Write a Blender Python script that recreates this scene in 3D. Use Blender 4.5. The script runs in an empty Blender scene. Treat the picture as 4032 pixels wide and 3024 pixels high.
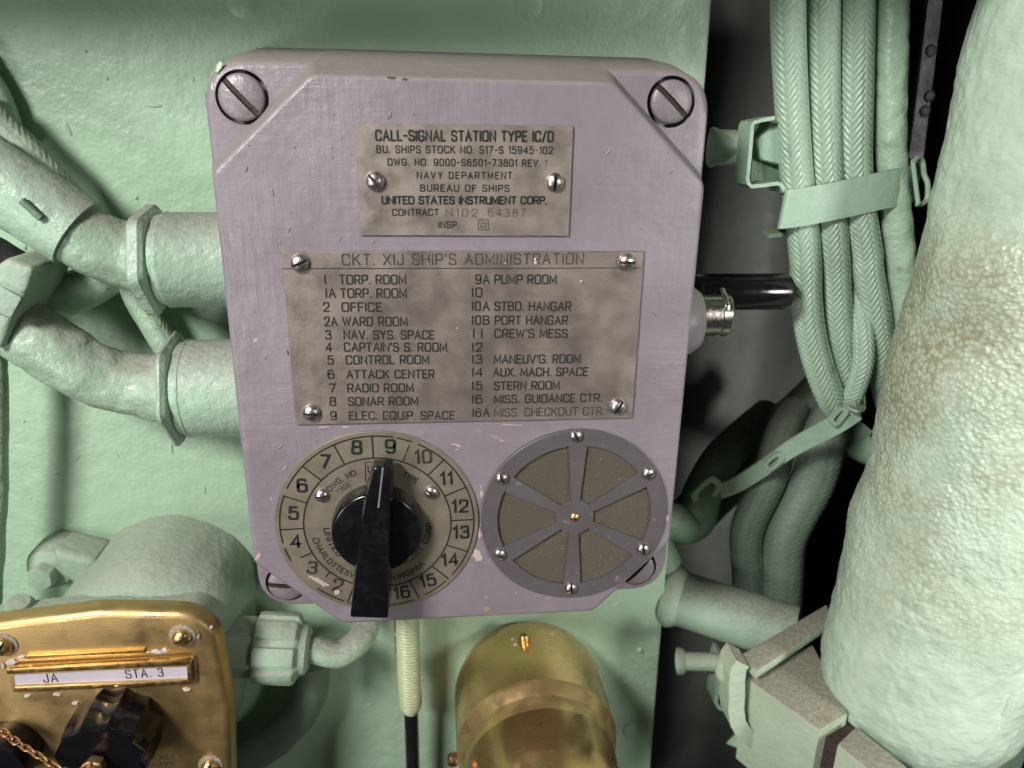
import bpy, bmesh, math, random
import numpy as np
from mathutils import Vector, Matrix, Euler
random.seed(7)
PI = math.pi
SC = bpy.context.scene
COL = SC.collection

# ------------------------------------------------------------------ camera
CP = (0.02270, -0.24660, 0.13800)
PITCH, YAW, ROLL, FPX = 0.3300, 0.1043, 0.0155, 2947.0
def cam_axes():
    f = Vector((math.sin(YAW)*math.cos(PITCH), math.cos(YAW)*math.cos(PITCH), -math.sin(PITCH)))
    r = f.cross(Vector((0, 0, 1))).normalized()
    u = r.cross(f)
    c, s = math.cos(ROLL), math.sin(ROLL)
    return c*r + s*u, -s*r + c*u, f
AX, AU, AF = cam_axes()
cd = bpy.data.cameras.new('camera'); cam = bpy.data.objects.new('camera', cd); COL.objects.link(cam)
m = Matrix.Identity(4)
for i in range(3):
    m[i][0] = AX[i]; m[i][1] = AU[i]; m[i][2] = -AF[i]; m[i][3] = CP[i]
cam.matrix_world = m
cd.sensor_width = 36; cd.lens = 36*FPX/4032
cd.clip_start = 0.005; cd.clip_end = 20
cd.dof.use_dof = True; cd.dof.focus_distance = 0.262; cd.dof.aperture_fstop = 14
SC.camera = cam

# ------------------------------------------------------------------ world and lamps
W = bpy.data.worlds.new('World'); SC.world = W; W.use_nodes = True
bg = W.node_tree.nodes['Background']
bg.inputs[0].default_value = (0.92, 0.95, 1.0, 1); bg.inputs[1].default_value = 0.045
def lamp(name, loc, target, power, size, color, sy=None, spread=180):
    l = bpy.data.lights.new(name, 'AREA'); l.energy = power; l.size = size; l.color = color; l.spread = math.radians(spread)
    if sy: l.shape = 'RECTANGLE'; l.size_y = sy
    o = bpy.data.objects.new(name, l); COL.objects.link(o); o.location = loc
    o.rotation_euler = (Vector(target) - Vector(loc)).to_track_quat('-Z', 'Y').to_euler()
    return o
lamp('ceiling_lamp', (-0.40, -0.53, 0.50), (0.05, 0.02, 0.00), 8.8, 0.18, (1.0, 0.98, 0.95), 0.14)
lamp('left_side_lamp', (-0.42, -0.50, -0.06), (-0.05, 0.04, 0.02), 1.3, 0.16, (1.0, 0.985, 0.96))
lamp('right_side_lamp', (0.56, -0.56, 0.18), (0.29, -0.02, 0.02), 0.42, 0.14, (1.0, 0.99, 0.95), None, 44)
SC.view_settings.view_transform = 'Standard'; SC.view_settings.look = 'None'
SC.view_settings.exposure = 0.0; SC.view_settings.gamma = 1
SC.render.engine = 'CYCLES'

# ------------------------------------------------------------------ picture measuring: pixel (2212 x 1659 view) at a depth Y, or a height z
KD = 4032/2212
def _ray(px, py):
    return AX*((px*KD - 2016)/FPX) + AU*((1512 - py*KD)/FPX) + AF
def at(px, py, Y=0.0):
    d = _ray(px, py); return Vector(CP) + d*((Y - CP[1])/d.y)
def atz(px, py, zz):
    d = _ray(px, py); return Vector(CP) + d*((zz - CP[2])/d.z)
def zm(x, y, ox, oy, s): return ((ox + x*s)/KD, (oy + y*s)/KD)
def c1(x, y): return zm(x, y, 0, 0, 1000/1659)
def c2(x, y): return zm(x, y, 0, 600, 1000/1382)
def c3(x, y): return zm(x, y, 0, 2000, 1500/2212)
def c4(x, y): return zm(x, y, 1300, 2300, 1400/2212)
def c5(x, y): return zm(x, y, 2600, 0, 1432/2160)
def c6(x, y): return zm(x, y, 2600, 1000, 1432/2160)
def c7(x, y): return zm(x, y, 2500, 2000, 1532/2212)
def dl(x, y): return zm(x, y, 1000, 1650, 950/1854)       # dial view
def gr(x, y): return zm(x, y, 1850, 1650, 850/1763)       # grille view
def np3(x, y): return zm(x, y, 1350, 450, 950/2212)       # name plate view
def bl(x, y): return zm(x, y, 1080, 960, 770/1726)        # directory plate, left view
def brv(x, y): return zm(x, y, 1780, 960, 820/1838)       # directory plate, right view

# ------------------------------------------------------------------ materials
class NT:
    def __init__(s, name):
        s.m = bpy.data.materials.new(name); s.m.use_nodes = True
        s.t = s.m.node_tree; s.n = s.t.nodes; s.b = s.n['Principled BSDF']
        s.pos = s.n.new('ShaderNodeNewGeometry')
    def link(s, a, b): s.t.links.new(a, b)
    def _v(s, sock, v):
        if hasattr(v, 'links') or isinstance(v, bpy.types.NodeSocket): s.link(v, sock)
        elif isinstance(v, (tuple, list)) and len(v) == 3 and sock.type == 'RGBA': sock.default_value = (*v, 1)
        else: sock.default_value = v
    def math(s, op, a, b=0.0, clamp=False):
        n = s.n.new('ShaderNodeMath'); n.operation = op; n.use_clamp = clamp
        s._v(n.inputs[0], a); s._v(n.inputs[1], b); return n.outputs[0]
    def mapr(s, v, a, b, c=0.0, d=1.0):
        n = s.n.new('ShaderNodeMapRange'); s._v(n.inputs[0], v)
        for i, q in enumerate((a, b, c, d)): n.inputs[i+1].default_value = q
        return n.outputs[0]
    def coord(s, scale=(1, 1, 1), rot=(0, 0, 0)):
        n = s.n.new('ShaderNodeMapping'); s.link(s.pos.outputs['Position'], n.inputs[0])
        n.inputs['Rotation'].default_value = rot; n.inputs['Scale'].default_value = scale
        return n.outputs[0]
    def noise(s, scale, detail=4, rough=.55, vec=None, dist=0.0):
        n = s.n.new('ShaderNodeTexNoise'); s.link(vec or s.pos.outputs['Position'], n.inputs['Vector'])
        n.inputs['Scale'].default_value = scale; n.inputs['Detail'].default_value = detail
        n.inputs['Roughness'].default_value = rough; n.inputs['Distortion'].default_value = dist
        return n.outputs[0]
    def voro(s, scale, feature='F1', vec=None):
        n = s.n.new('ShaderNodeTexVoronoi'); s.link(vec or s.pos.outputs['Position'], n.inputs['Vector'])
        n.feature = feature; n.inputs['Scale'].default_value = scale; return n.outputs['Distance']
    def mix(s, f, a, b):
        n = s.n.new('ShaderNodeMix'); n.data_type = 'RGBA'
        s._v(n.inputs[0], f); s._v(n.inputs[6], a); s._v(n.inputs[7], b); return n.outputs[2]
    def bump(s, h, dist, strength=1.0, prev=None):
        n = s.n.new('ShaderNodeBump'); n.inputs['Distance'].default_value = dist
        n.inputs['Strength'].default_value = strength; s.link(h, n.inputs['Height'])
        if prev: s.link(prev, n.inputs['Normal'])
        return n.outputs[0]
    def up(s):
        n = s.n.new('ShaderNodeSeparateXYZ'); s.link(s.pos.outputs['Normal'], n.inputs[0]); return n.outputs[2]
    def done(s, col, rough, nrm=None, metal=0.0, spec=.5, coat=0.0):
        s._v(s.b.inputs['Base Color'], col); s._v(s.b.inputs['Roughness'], rough)
        s._v(s.b.inputs['Metallic'], metal); s._v(s.b.inputs['Specular IOR Level'], spec)
        if coat: s.b.inputs['Coat Weight'].default_value = coat; s.b.inputs['Coat Roughness'].default_value = .08
        if nrm: s.link(nrm, s.b.inputs['Normal'])
        return s.m

def paint(name, col, rough=.42, lump=350, lumpd=.00045, fine=1700, fined=.00012, streak=None, streakd=.0002,
          dust=.0, dustc=(.24, .225, .19), dirt=None, dirtc=(.10, .085, .06), specks=0.0, var=.12, chips=None, weave=None):
    t = NT(name)
    v = t.mapr(t.noise(28, 3), .3, .7)
    c = t.mix(v, tuple(x*(1-var) for x in col), tuple(min(1, x*(1+var)) for x in col))
    v2 = t.mapr(t.noise(420, 4), .35, .75, 0, .35)
    c = t.mix(v2, c, tuple(x*.86 for x in col))
    r = t.mapr(t.noise(160, 3), .3, .7, rough-.08, rough+.1)
    if specks:
        sp = t.mapr(t.voro(330), .055*specks, .035*specks, 0, .8)
        c = t.mix(t.math('MULTIPLY', sp, t.mapr(t.noise(60, 2), .52, .6)), c, (.05, .045, .035))
    if dirt:
        dm = t.math('MULTIPLY', t.mapr(t.noise(dirt[0], 5, .65), dirt[1], dirt[1]+.16), dirt[2])
        c = t.mix(dm, c, dirtc)
    if chips:
        ch = t.mapr(t.noise(chips[0], 6, .7), chips[1], chips[1]+.012)
        if len(chips) > 3:                                # confine worn patches to where paint was knocked off
            x = t.n.new('ShaderNodeSeparateXYZ'); t.link(t.pos.outputs['Position'], x.inputs[0])
            z = t.mapr(x.outputs[2], .035, .012); ch = t.math('MULTIPLY', ch, z)
        c = t.mix(ch, c, chips[2])
    if dust:
        dn = t.mapr(t.noise(700, 4, .6), .05, .70)
        dm = t.math('MULTIPLY', t.math('MULTIPLY', t.mapr(t.up(), .15, .85), dn), dust, True)
        c = t.mix(dm, c, dustc); r = t.mix(dm, r, (.9, .9, .9))
    h = t.noise(lump, 3, .5)
    n = t.bump(h, lumpd)
    if streak:
        for sc, rt in streak:
            n = t.bump(t.math('MULTIPLY', t.noise(1.0, 3, .6, t.coord(sc, rt)), t.mapr(t.noise(30+sc[0]*.02, 3), .42, .62)), streakd, 1.0, n)
    if weave:
        a = t.n.new('ShaderNodeTexWave'); a.inputs['Scale'].default_value = weave; a.bands_direction = 'Z'
        b = t.n.new('ShaderNodeTexWave'); b.inputs['Scale'].default_value = weave; b.bands_direction = 'X'
        t.link(t.pos.outputs['Position'], a.inputs[0]); t.link(t.pos.outputs['Position'], b.inputs[0])
        n = t.bump(t.math('MULTIPLY', a.outputs['Fac'], b.outputs['Fac']), .0004, .8, n)
    n = t.bump(t.noise(fine, 2, .5), fined, 1.0, n)
    return t.done(c, r, n)

GREEN = (.285, .49, .345)
M = {}
M['wall'] = paint('wall_green_paint', (.32, .455, .32), .42, lump=120, lumpd=.0007, fine=620, fined=.00018,
                  streak=[((40, 40, 300), (0, .25, 0))], streakd=.00010, specks=1.0, var=.07)
M['pipe'] = paint('pipe_green_gloss', (.33, .455, .33), .34, lump=190, lumpd=.0010, fine=900, fined=.0002, dust=1.2, specks=1.0, dirt=(160, .58, .5))
M['tube'] = paint('tube_green_gloss', (.335, .47, .35), .32, lump=260, lumpd=.0007, fine=900, fined=.00016, dust=1.1, specks=.8)
M['braid'] = paint('braid_green_gloss', (.30, .415, .31), .30, lump=500, lumpd=.0003, fine=1800, fined=.0001, dirt=(130, .60, .75), dirtc=(.12, .08, .06), var=.1)
M['dusty'] = paint('dusty_green', (.32, .43, .325), .55, dust=.95, dustc=(.30, .30, .24), lump=300, lumpd=.0006, dirt=(300, .6, .5))
M['metalgreen'] = paint('bracket_green', (.29, .41, .31), .42, dust=.9, dustc=(.17, .14, .115), lump=240, lumpd=.0004, chips=(75, .66, (.50, .42, .28)))
M['palegreen'] = paint('pale_bracket_green', (.40, .48, .36), .4, dust=.95, dustc=(.21, .15, .12), lump=240, lumpd=.0006, dirt=(60, .62, .6), dirtc=(.30, .16, .07))
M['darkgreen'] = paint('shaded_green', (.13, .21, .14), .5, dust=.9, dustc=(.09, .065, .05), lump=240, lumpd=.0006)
M['rust'] = paint('rusty_red', (.034, .022, .017), .8, lump=400, lumpd=.0015)
M['greywall'] = paint('rear_grey', (.09, .10, .085), .6, lump=60, lumpd=.0006, var=.2)
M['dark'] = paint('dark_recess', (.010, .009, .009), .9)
M['darkstrip'] = paint('dark_violet_steel', (.02, .017, .02), .5, lump=300, chips=(120, .68, (.3, .28, .27)))
GREY = (.222, .190, .212)
M['grey'] = paint('grey_brushed_paint', GREY, .40, lump=210, lumpd=.00025, fine=1300, fined=.00005,
                  streak=[((45, 45, 820), (0, .06, 0)), ((26, 26, 420), (0, -.12, 0)), ((520, 60, 34), (0, .22, 0)), ((460, 60, 30), (0, -.35, 0))], streakd=.00017,
                  dust=.95, dustc=(.27, .235, .205), chips=(150, .672, (.40, .31, .27), 1), var=.12, specks=.8, dirt=(95, .57, .5), dirtc=(.15, .125, .125))
M['greydark'] = paint('grille_grey', (.095, .082, .086), .36, lump=240, lumpd=.0001, fine=1500, fined=.00003,
                      dirt=(230, .63, .8), dirtc=(.36, .29, .31))

def metal(name, col, rough=.3, tarn=(.1, .09, .08), tscale=120, tamt=.5, bump=.00004, metallic=1.0, lo=.42, scratch=True, pscale=1500):
    t = NT(name)
    f = t.math('MULTIPLY', t.mapr(t.noise(tscale, 5, .65, None, .4), lo, lo+.3), tamt)
    c = t.mix(f, col, tarn)
    g = t.mapr(t.noise(pscale, 3, .7), .35, .7, 0, .35)
    c = t.mix(g, c, tuple(x*.62 for x in col))
    r = t.mapr(t.noise(tscale*2.2, 4, .6), .3, .7, rough*.75, rough*1.5)
    n = t.bump(t.noise(pscale, 3, .6), bump)
    if scratch: n = t.bump(t.noise(1.0, 2, .5, t.coord((90, 90, 2600), (0, .5, 0))), bump*.8, .7, n)
    return t.done(c, r, n, metallic)
M['plate'] = metal('nickel_plate', (.375, .32, .275), .42, (.31, .265, .205), 55, .12, .00003, .72)
M['plate2'] = metal('nickel_directory', (.37, .31, .275), .38, (.28, .235, .19), 42, .12, .00004, .75)
M['dialm'] = metal('dial_face_metal', (.285, .245, .185), .45, (.20, .17, .125), 60, .4, .00003, .55)
M['screw'] = metal('bright_screw', (.66, .60, .60), .30, (.25, .2, .19), 600, .5, .00006, 1.0, scratch=False)
M['screwp'] = metal('painted_screw', (.26, .225, .24), .36, (.17, .14, .13), 420, .4, .0002, .15, scratch=False, pscale=700)
M['steel'] = metal('turned_steel', (.62, .57, .54), .2, (.42, .38, .34), 300, .2, .000004, 1.0, scratch=False)
M['brass'] = metal('aged_brass', (.54, .37, .16), .40, (.37, .245, .10), 34, .5, .00005, .88)
M['brassb'] = metal('polished_brass', (.82, .55, .26), .24, (.50, .31, .13), 22, .6, .00001, .95, scratch=False)
M['brassr'] = metal('bright_brass_edge', (.74, .50, .20), .30, (.62, .42, .17), 160, .5, .00001, 1.0, scratch=False)
M['brassm'] = metal('lit_rim_brass', (.95, .66, .32), .30, (.80, .52, .22), 60, .3, .000002, .9, scratch=False)  # brighter copy of the bell brass; the ring's highlight is in the colour
M['slotshade'] = paint('slot_shade', (.045, .036, .030), .7)  # dark colour standing for the shade inside the screw slots
M['copper'] = metal('copper_chain', (.62, .36, .20), .3, (.22, .12, .06), 300, .5, .00005, 1.0, scratch=False)
def plastic(name, col, rough, smear=0.0):
    t = NT(name)
    f = t.mapr(t.noise(170, 6, .7, None, .8), .48, .66, 0, smear)
    c = t.mix(f, col, (.06, .055, .06))
    r = t.mapr(t.noise(260, 4, .6), .35, .7, rough, rough+.12)
    return t.done(c, r, t.bump(t.noise(500, 3), .00002), spec=.5)
M['black'] = plastic('black_bakelite', (.004, .004, .005), .13, .10)
M['blackg'] = plastic('black_gloss_handle', (.005, .004, .006), .12, 0)
M['cord'] = plastic('black_cord_rubber', (.008, .008, .009), .18, .1)
def ink(name, col, hole, rough=.6):
    t = NT(name)
    f = t.mapr(t.noise(1500, 3, .6), hole, hole+.06)
    return t.done(t.mix(f, col, (.20, .18, .145)), rough)
M['ink'] = ink('black_enamel', (.008, .008, .008), .74)
M['inkw'] = ink('worn_enamel', (.016, .014, .012), .68)
M['inkf'] = ink('faint_stamp', (.045, .039, .033), .60)
M['inkf2'] = ink('half_worn_enamel', (.022, .019, .016), .60)
M['card'] = paint('white_card', (.50, .46, .53), .5, lumpd=.00005, fined=.00002, dirt=(200, .62, .5), dirtc=(.4, .42, .3))
M['old_white'] = paint('dried_white_paint', (.55, .5, .48), .5, lump=900, lumpd=.0006)
M['crust'] = paint('dirty_crust', (.30, .27, .21), .5, lump=900, lumpd=.0008, dirt=(300, .5, .8), dirtc=(.22, .13, .04))
M['mint'] = paint('mint_paint_spot', (.50, .66, .46), .4, lump=500, lumpd=.0003)
M['tan'] = paint('primer_spot', (.33, .235, .18), .6, lump=500, lumpd=.0001)
M['pinkch'] = paint('pale_primer_spot', (.46, .36, .33), .5, lump=500, lumpd=.0002, var=.2)
M['coil'] = paint('cream_whipping', (.36, .40, .25), .35, lump=500, lumpd=.0002)
M['redcord'] = paint('dark_red_cloth', (.14, .035, .035), .7, chips=(300, .58, (.5, .45, .38)))
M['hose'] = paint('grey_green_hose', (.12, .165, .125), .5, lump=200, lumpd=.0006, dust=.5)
def lagging():
    t = NT('painted_canvas_lagging')
    sx = t.n.new('ShaderNodeSeparateXYZ'); t.link(t.pos.outputs['Position'], sx.inputs[0])
    n1 = t.math('ADD', t.noise(22, 3, .5), t.mapr(sx.outputs[0], .17, .25, .10, -.10))
    sz = t.n.new('ShaderNodeSeparateXYZ'); t.link(t.pos.outputs['Position'], sz.inputs[0])
    band = t.math('MULTIPLY', t.mapr(sz.outputs[2], -.065, .015), t.mapr(sz.outputs[2], .125, .085))
    pebb = t.voro(560, 'F1', None)
    crev = t.mapr(t.math('ADD', pebb, t.math('MULTIPLY', t.noise(420, 4, .6), .9)), .80, 1.12)
    dm = t.math('MULTIPLY', t.math('MULTIPLY', crev, band), t.mapr(n1, .40, .62, .12, .9))
    c = t.mix(t.mapr(t.noise(60, 3), .3, .7), (.41, .53, .41), (.51, .61, .49))
    c = t.mix(t.math('MULTIPLY', t.math('MULTIPLY', band, t.mapr(n1, .38, .62)), .6), c, (.37, .38, .26))
    c = t.mix(t.math('MULTIPLY', dm, .75, True), c, (.24, .20, .105))
    n = t.bump(t.noise(90, 4, .55), .0008, .8)
    n = t.bump(t.math('MULTIPLY', pebb, t.mapr(band, 0, 1, .10, 1)), .0005, .9, n)
    n = t.bump(t.noise(1.0, 3, .6, t.coord((300, 300, 800))), .0004, .7, n)
    return t.done(c, .33, n)
M['lag'] = lagging()
def mesh_screen():
    t = NT('woven_wire_screen')
    a = t.n.new('ShaderNodeTexWave'); a.inputs['Scale'].default_value = 1.0; a.inputs['Distortion'].default_value = .3
    t.link(t.coord((1000, 1, 650), (0, .0, 0)), a.inputs[0]); a.bands_direction = 'DIAGONAL'
    b = t.n.new('ShaderNodeTexWave'); b.inputs['Scale'].default_value = 1.0; b.inputs['Distortion'].default_value = .3
    t.link(t.coord((-650, 1, 1000), (0, .0, 0)), b.inputs[0]); b.bands_direction = 'DIAGONAL'
    f = t.math('MULTIPLY', a.outputs['Fac'], b.outputs['Fac'])
    c = t.mix(f, (.06, .05, .037), (.34, .285, .22))
    c = t.mix(t.mapr(t.noise(1500, 2), .70, .76), c, (.6, .54, .42))
    return t.done(c, .38, t.bump(f, .0003, .8), .6)
M['screen'] = mesh_screen()

# ------------------------------------------------------------------ object helpers
def thing(name, label, cat, loc, group=None):
    o = bpy.data.objects.new(name, None); COL.objects.link(o); o.location = loc
    o.empty_display_size = .01; o['label'] = label; o['category'] = cat
    if group: o['group'] = group
    return o
def tag(o, label, cat, group=None):
    o['label'] = label; o['category'] = cat
    if group: o['group'] = group
    return o
def wpos(p):
    v = Vector(p.location)
    while p.parent: p = p.parent; v += p.location
    return v
def link(name, me, mat, parent=None, label=None, loc=None, rot=None):
    o = bpy.data.objects.new(name, me); COL.objects.link(o)
    if mat and not me.materials: me.materials.append(M[mat] if isinstance(mat, str) else mat)
    off = wpos(parent) if parent else Vector((0, 0, 0))
    if parent: o.parent = parent
    o.location = (Vector(loc) if loc is not None else Vector((0, 0, 0))) - off
    if rot is not None: o.rotation_euler = rot
    if label: o['label'] = label
    return o
def rebase(o, p):                                        # give a single-mesh thing its own origin
    p = Vector(p); o.data.transform(Matrix.Translation(-p)); o.location = p; return o
def shade(me, ang=35):
    me.shade_smooth() if hasattr(me, 'shade_smooth') else None
    try: me.set_sharp_from_angle(angle=math.radians(ang))
    except Exception: pass
def mk(name, V, F, mat, parent=None, ang=35, label=None):
    me = bpy.data.meshes.new(name)
    if isinstance(V, np.ndarray): V = V.tolist()
    if isinstance(F, np.ndarray): F = F.tolist()
    me.from_pydata([tuple(v) for v in V], [], F); me.validate(); me.update()
    bm = bmesh.new(); bm.from_mesh(me); bmesh.ops.recalc_face_normals(bm, faces=bm.faces); bm.to_mesh(me); bm.free()
    shade(me, ang)
    return link(name, me, mat, parent, label)
def from_bm(name, bm, mat, parent=None, ang=35, label=None):
    bmesh.ops.recalc_face_normals(bm, faces=bm.faces)
    me = bpy.data.meshes.new(name); bm.to_mesh(me); bm.free(); shade(me, ang)
    return link(name, me, mat, parent, label)

def frames(P):
    P = np.asarray(P, float); T = np.gradient(P, axis=0); T /= np.linalg.norm(T, axis=1)[:, None]
    N = np.zeros_like(T)
    r = np.array([0, -1., 0]) if abs(T[0][1]) < .9 else np.array([0, 0, 1.])
    n = r - T[0]*(r @ T[0]); N[0] = n/np.linalg.norm(n)
    for i in range(1, len(P)):
        n = N[i-1] - T[i]*(N[i-1] @ T[i]); N[i] = n/np.linalg.norm(n)
    return T, N, np.cross(T, N)
def spline(pts, step):                                   # Catmull-Rom through pts, resampled evenly
    P = [np.array(p, float) for p in pts]
    P = [2*P[0]-P[1]] + P + [2*P[-1]-P[-2]]; out = []
    for i in range(1, len(P)-2):
        a, b, c, d = P[i-1:i+3]
        for t in np.linspace(0, 1, 24, endpoint=False):
            out.append(.5*((2*b)+(c-a)*t+(2*a-5*b+4*c-d)*t*t+(3*b-a-3*c+d)*t**3))
    out.append(P[-2]); out = np.array(out)
    L = np.r_[0, np.cumsum(np.linalg.norm(np.diff(out, axis=0), axis=1))]
    n = max(4, int(L[-1]/step)); s = np.linspace(0, L[-1], n)
    return np.stack([np.interp(s, L, out[:, k]) for k in range(3)], 1), s
def sweep(pts, rad, nseg=24, step=.002, disp=None, caps=True, flat=1.0, closed_ends_r=0):
    P, s = spline(pts, step); T, N, B = frames(P); n = len(P)
    th = np.linspace(0, 2*PI, nseg, endpoint=False)
    if callable(rad): R = np.array([rad(x/s[-1]) for x in s])
    else: R = np.full(n, float(rad))
    RR = np.repeat(R[:, None], nseg, 1)
    if disp is not None: RR = RR + disp(s[:, None], th[None, :], R[:, None])
    V = P[:, None, :] + RR[..., None]*(np.cos(th)[None, :, None]*N[:, None, :] + flat*np.sin(th)[None, :, None]*B[:, None, :])
    V = V.reshape(-1, 3)
    i = np.arange(n-1)[:, None]*nseg; j = np.arange(nseg)[None, :]; j2 = (j+1) % nseg
    F = np.stack([i+j, i+j2, i+nseg+j2, i+nseg+j], -1).reshape(-1, 4).tolist()
    V = V.tolist()
    if caps:
        F.append(list(range(nseg))[::-1]); F.append([(n-1)*nseg+k for k in range(nseg)])
    return V, F
def vnoise(a, b, seed=0):                                # smooth 2-D value noise, numpy
    rng = np.random.RandomState(seed); g = rng.rand(256, 256)
    ia = np.floor(a).astype(int); ib = np.floor(b).astype(int); fa = a-ia; fb = b-ib
    fa = fa*fa*(3-2*fa); fb = fb*fb*(3-2*fb)
    q = lambda x, y: g[x % 256, y % 256]
    return (q(ia, ib)*(1-fa)+q(ia+1, ib)*fa)*(1-fb) + (q(ia, ib+1)*(1-fa)+q(ia+1, ib+1)*fa)*fb
def lumpy(amp, cell, seed=1):
    def f(s, th, R):
        k = np.maximum(3, np.round(2*PI*R/cell)); k = k.max()
        u = th/(2*PI)*k
        a = vnoise(s/cell + 0*u, u + 0*s, seed) ; b = vnoise(s/cell + 0*u, (u % k) - k + 0*s, seed)
        w = np.clip((u-(k-1)), 0, 1) + 0*s
        n = a*(1-w) + b*w
        n2 = vnoise(s/cell*2.3+7 + 0*u, 2*u + 0*s, seed+1)
        return amp*((n-.5)*1.6 + (n2-.5)*.5*np.clip(1-w*3, 0, 1))
    return f
def braid(pitch=.0018, ncol=10, depth=.00038, seed=0, slope=2.2, fade=1.0):
    def f(s, th, R):
        u = (th/(2*PI)*ncol) + 0*s
        wob = .25*(vnoise(s*160+3 + 0*th, th*2 + 0*s, seed)-.5)*np.sin(th/2)
        tri = np.abs((u % 2) - 1)
        t = s/pitch + tri*slope + wob + .5*(np.floor(u) % 2)
        ridge = np.sqrt(np.abs(np.sin(PI*t)))
        e = np.abs(u - np.round(u))
        edge = np.clip(e/.16, 0, 1)
        return depth*fade*(ridge*(.55+.45*edge) - .7)
    return f
def lathe(name, prof, origin, axis, mat, parent=None, n=48, ang=35, facets=None, label=None, xdir=None):
    a = Vector(axis).normalized()
    x = Vector(xdir) if xdir else (Vector((0, 0, 1)) if abs(a.z) < .9 else Vector((1, 0, 0)))
    x = (x - a*(x @ a)).normalized(); y = a.cross(x); V = []; F = []; o = Vector(origin)
    for (r, h) in prof:
        for k in range(n):
            t = 2*PI*k/n; rr = max(r, 1e-6)
            if facets: rr = facets(rr, t)
            V.append(o + a*h + x*(rr*math.cos(t)) + y*(rr*math.sin(t)))
    for i in range(len(prof)-1):
        for k in range(n):
            k2 = (k+1) % n; F.append((i*n+k, i*n+k2, (i+1)*n+k2, (i+1)*n+k))
    F.append(tuple(range(n))[::-1]); F.append(tuple((len(prof)-1)*n+k for k in range(n)))
    return mk(name, V, F, mat, parent, ang, label)
def hexr(nf=6, ph=0.0):
    def f(r, t):
        a = (t+ph) % (2*PI/nf) - PI/nf
        return r*min(1.115, 1/math.cos(a))*math.cos(PI/nf)*1.04
    return f
def bevel_bm(bm, w, seg=2, ang=30):
    es = [e for e in bm.edges if len(e.link_faces) == 2 and e.calc_face_angle(0) > math.radians(ang)]
    bmesh.ops.bevel(bm, geom=es, offset=w, segments=seg, profile=.6, affect='EDGES', clamp_overlap=True)
def hull_box(name, corners, mat, parent=None, bev=.0008, seg=2, label=None):
    """corners: 4 points front loop, 4 points back loop"""
    bm = bmesh.new(); v = [bm.verts.new(c) for c in corners]; n = len(v)//2
    bm.faces.new(v[:n]); bm.faces.new(v[n:][::-1])
    for i in range(n): bm.faces.new((v[i], v[(i+1) % n], v[n+(i+1) % n], v[n+i]))
    bmesh.ops.recalc_face_normals(bm, faces=bm.faces)
    if bev: bevel_bm(bm, bev, seg)
    return from_bm(name, bm, mat, parent, 40, label)
def box(name, c, size, mat, parent=None, bev=.0005, rot=None, label=None):
    x, y, z = (s/2 for s in size); R = Euler(rot).to_matrix() if rot else Matrix.Identity(3)
    P = [Vector(c)+R @ Vector(p) for p in ((-x, -y, -z), (x, -y, -z), (x, -y, z), (-x, -y, z), (-x, y, -z), (x, y, -z), (x, y, z), (-x, y, z))]
    return hull_box(name, P, mat, parent, bev, 2, label)
def rounded(poly, r, seg=6):                             # round the corners of a 2-D polygon
    out = []; n = len(poly)
    rs = r if isinstance(r, (list, tuple)) else [r]*n
    for i in range(n):
        p = Vector(poly[i]); a = Vector(poly[i-1])-p; b = Vector(poly[(i+1) % n])-p
        la, lb = a.length, b.length; a.normalize(); b.normalize()
        ang = a.angle(b); d = min(rs[i]/math.tan(ang/2), la*.45, lb*.45)
        p0 = p+a*d; p1 = p+b*d
        for k in range(seg+1):
            t = k/seg; q = p0*(1-t)**2 + p*2*t*(1-t) + p1*t*t; out.append((q.x, q.y))
    return out
def offset_poly(poly, d):
    n = len(poly); out = []
    area = sum(poly[i-1][0]*poly[i][1]-poly[i][0]*poly[i-1][1] for i in range(n)); sg = 1 if area > 0 else -1
    for i in range(n):
        p = Vector(poly[i]); a = (p-Vector(poly[i-1])).normalized(); b = (Vector(poly[(i+1) % n])-p).normalized()
        na = Vector((a.y, -a.x))*sg; nb = Vector((b.y, -b.x))*sg; m_ = (na+nb)
        m_ = m_/max(1e-6, m_.length_squared)*2; out.append(tuple(p+m_*d))
    return out
def loft(name, loops, mat, parent=None, cap0=True, cap1=True, ang=35, get_bm=False):
    bm = bmesh.new(); R = [[bm.verts.new(p) for p in L] for L in loops]
    for A, B in zip(R, R[1:]):
        n = len(A)
        for i in range(n): bm.faces.new((A[i], A[(i+1) % n], B[(i+1) % n], B[i]))
    if cap0: bm.faces.new(R[0][::-1])
    if cap1: bm.faces.new(R[-1])
    bmesh.ops.recalc_face_normals(bm, faces=bm.faces)
    return bm if get_bm else from_bm(name, bm, mat, parent, ang)
def boolean(o, cutters, op='DIFFERENCE'):
    for c in cutters:
        md = o.modifiers.new('b', 'BOOLEAN'); md.object = c; md.operation = op; md.solver = 'EXACT'
    dg = bpy.context.evaluated_depsgraph_get(); me = bpy.data.meshes.new_from_object(o.evaluated_get(dg))
    o.modifiers.clear(); old = o.data; o.data = me
    for c in cutters: bpy.data.objects.remove(c)
    shade(o.data, 35); return o

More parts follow.
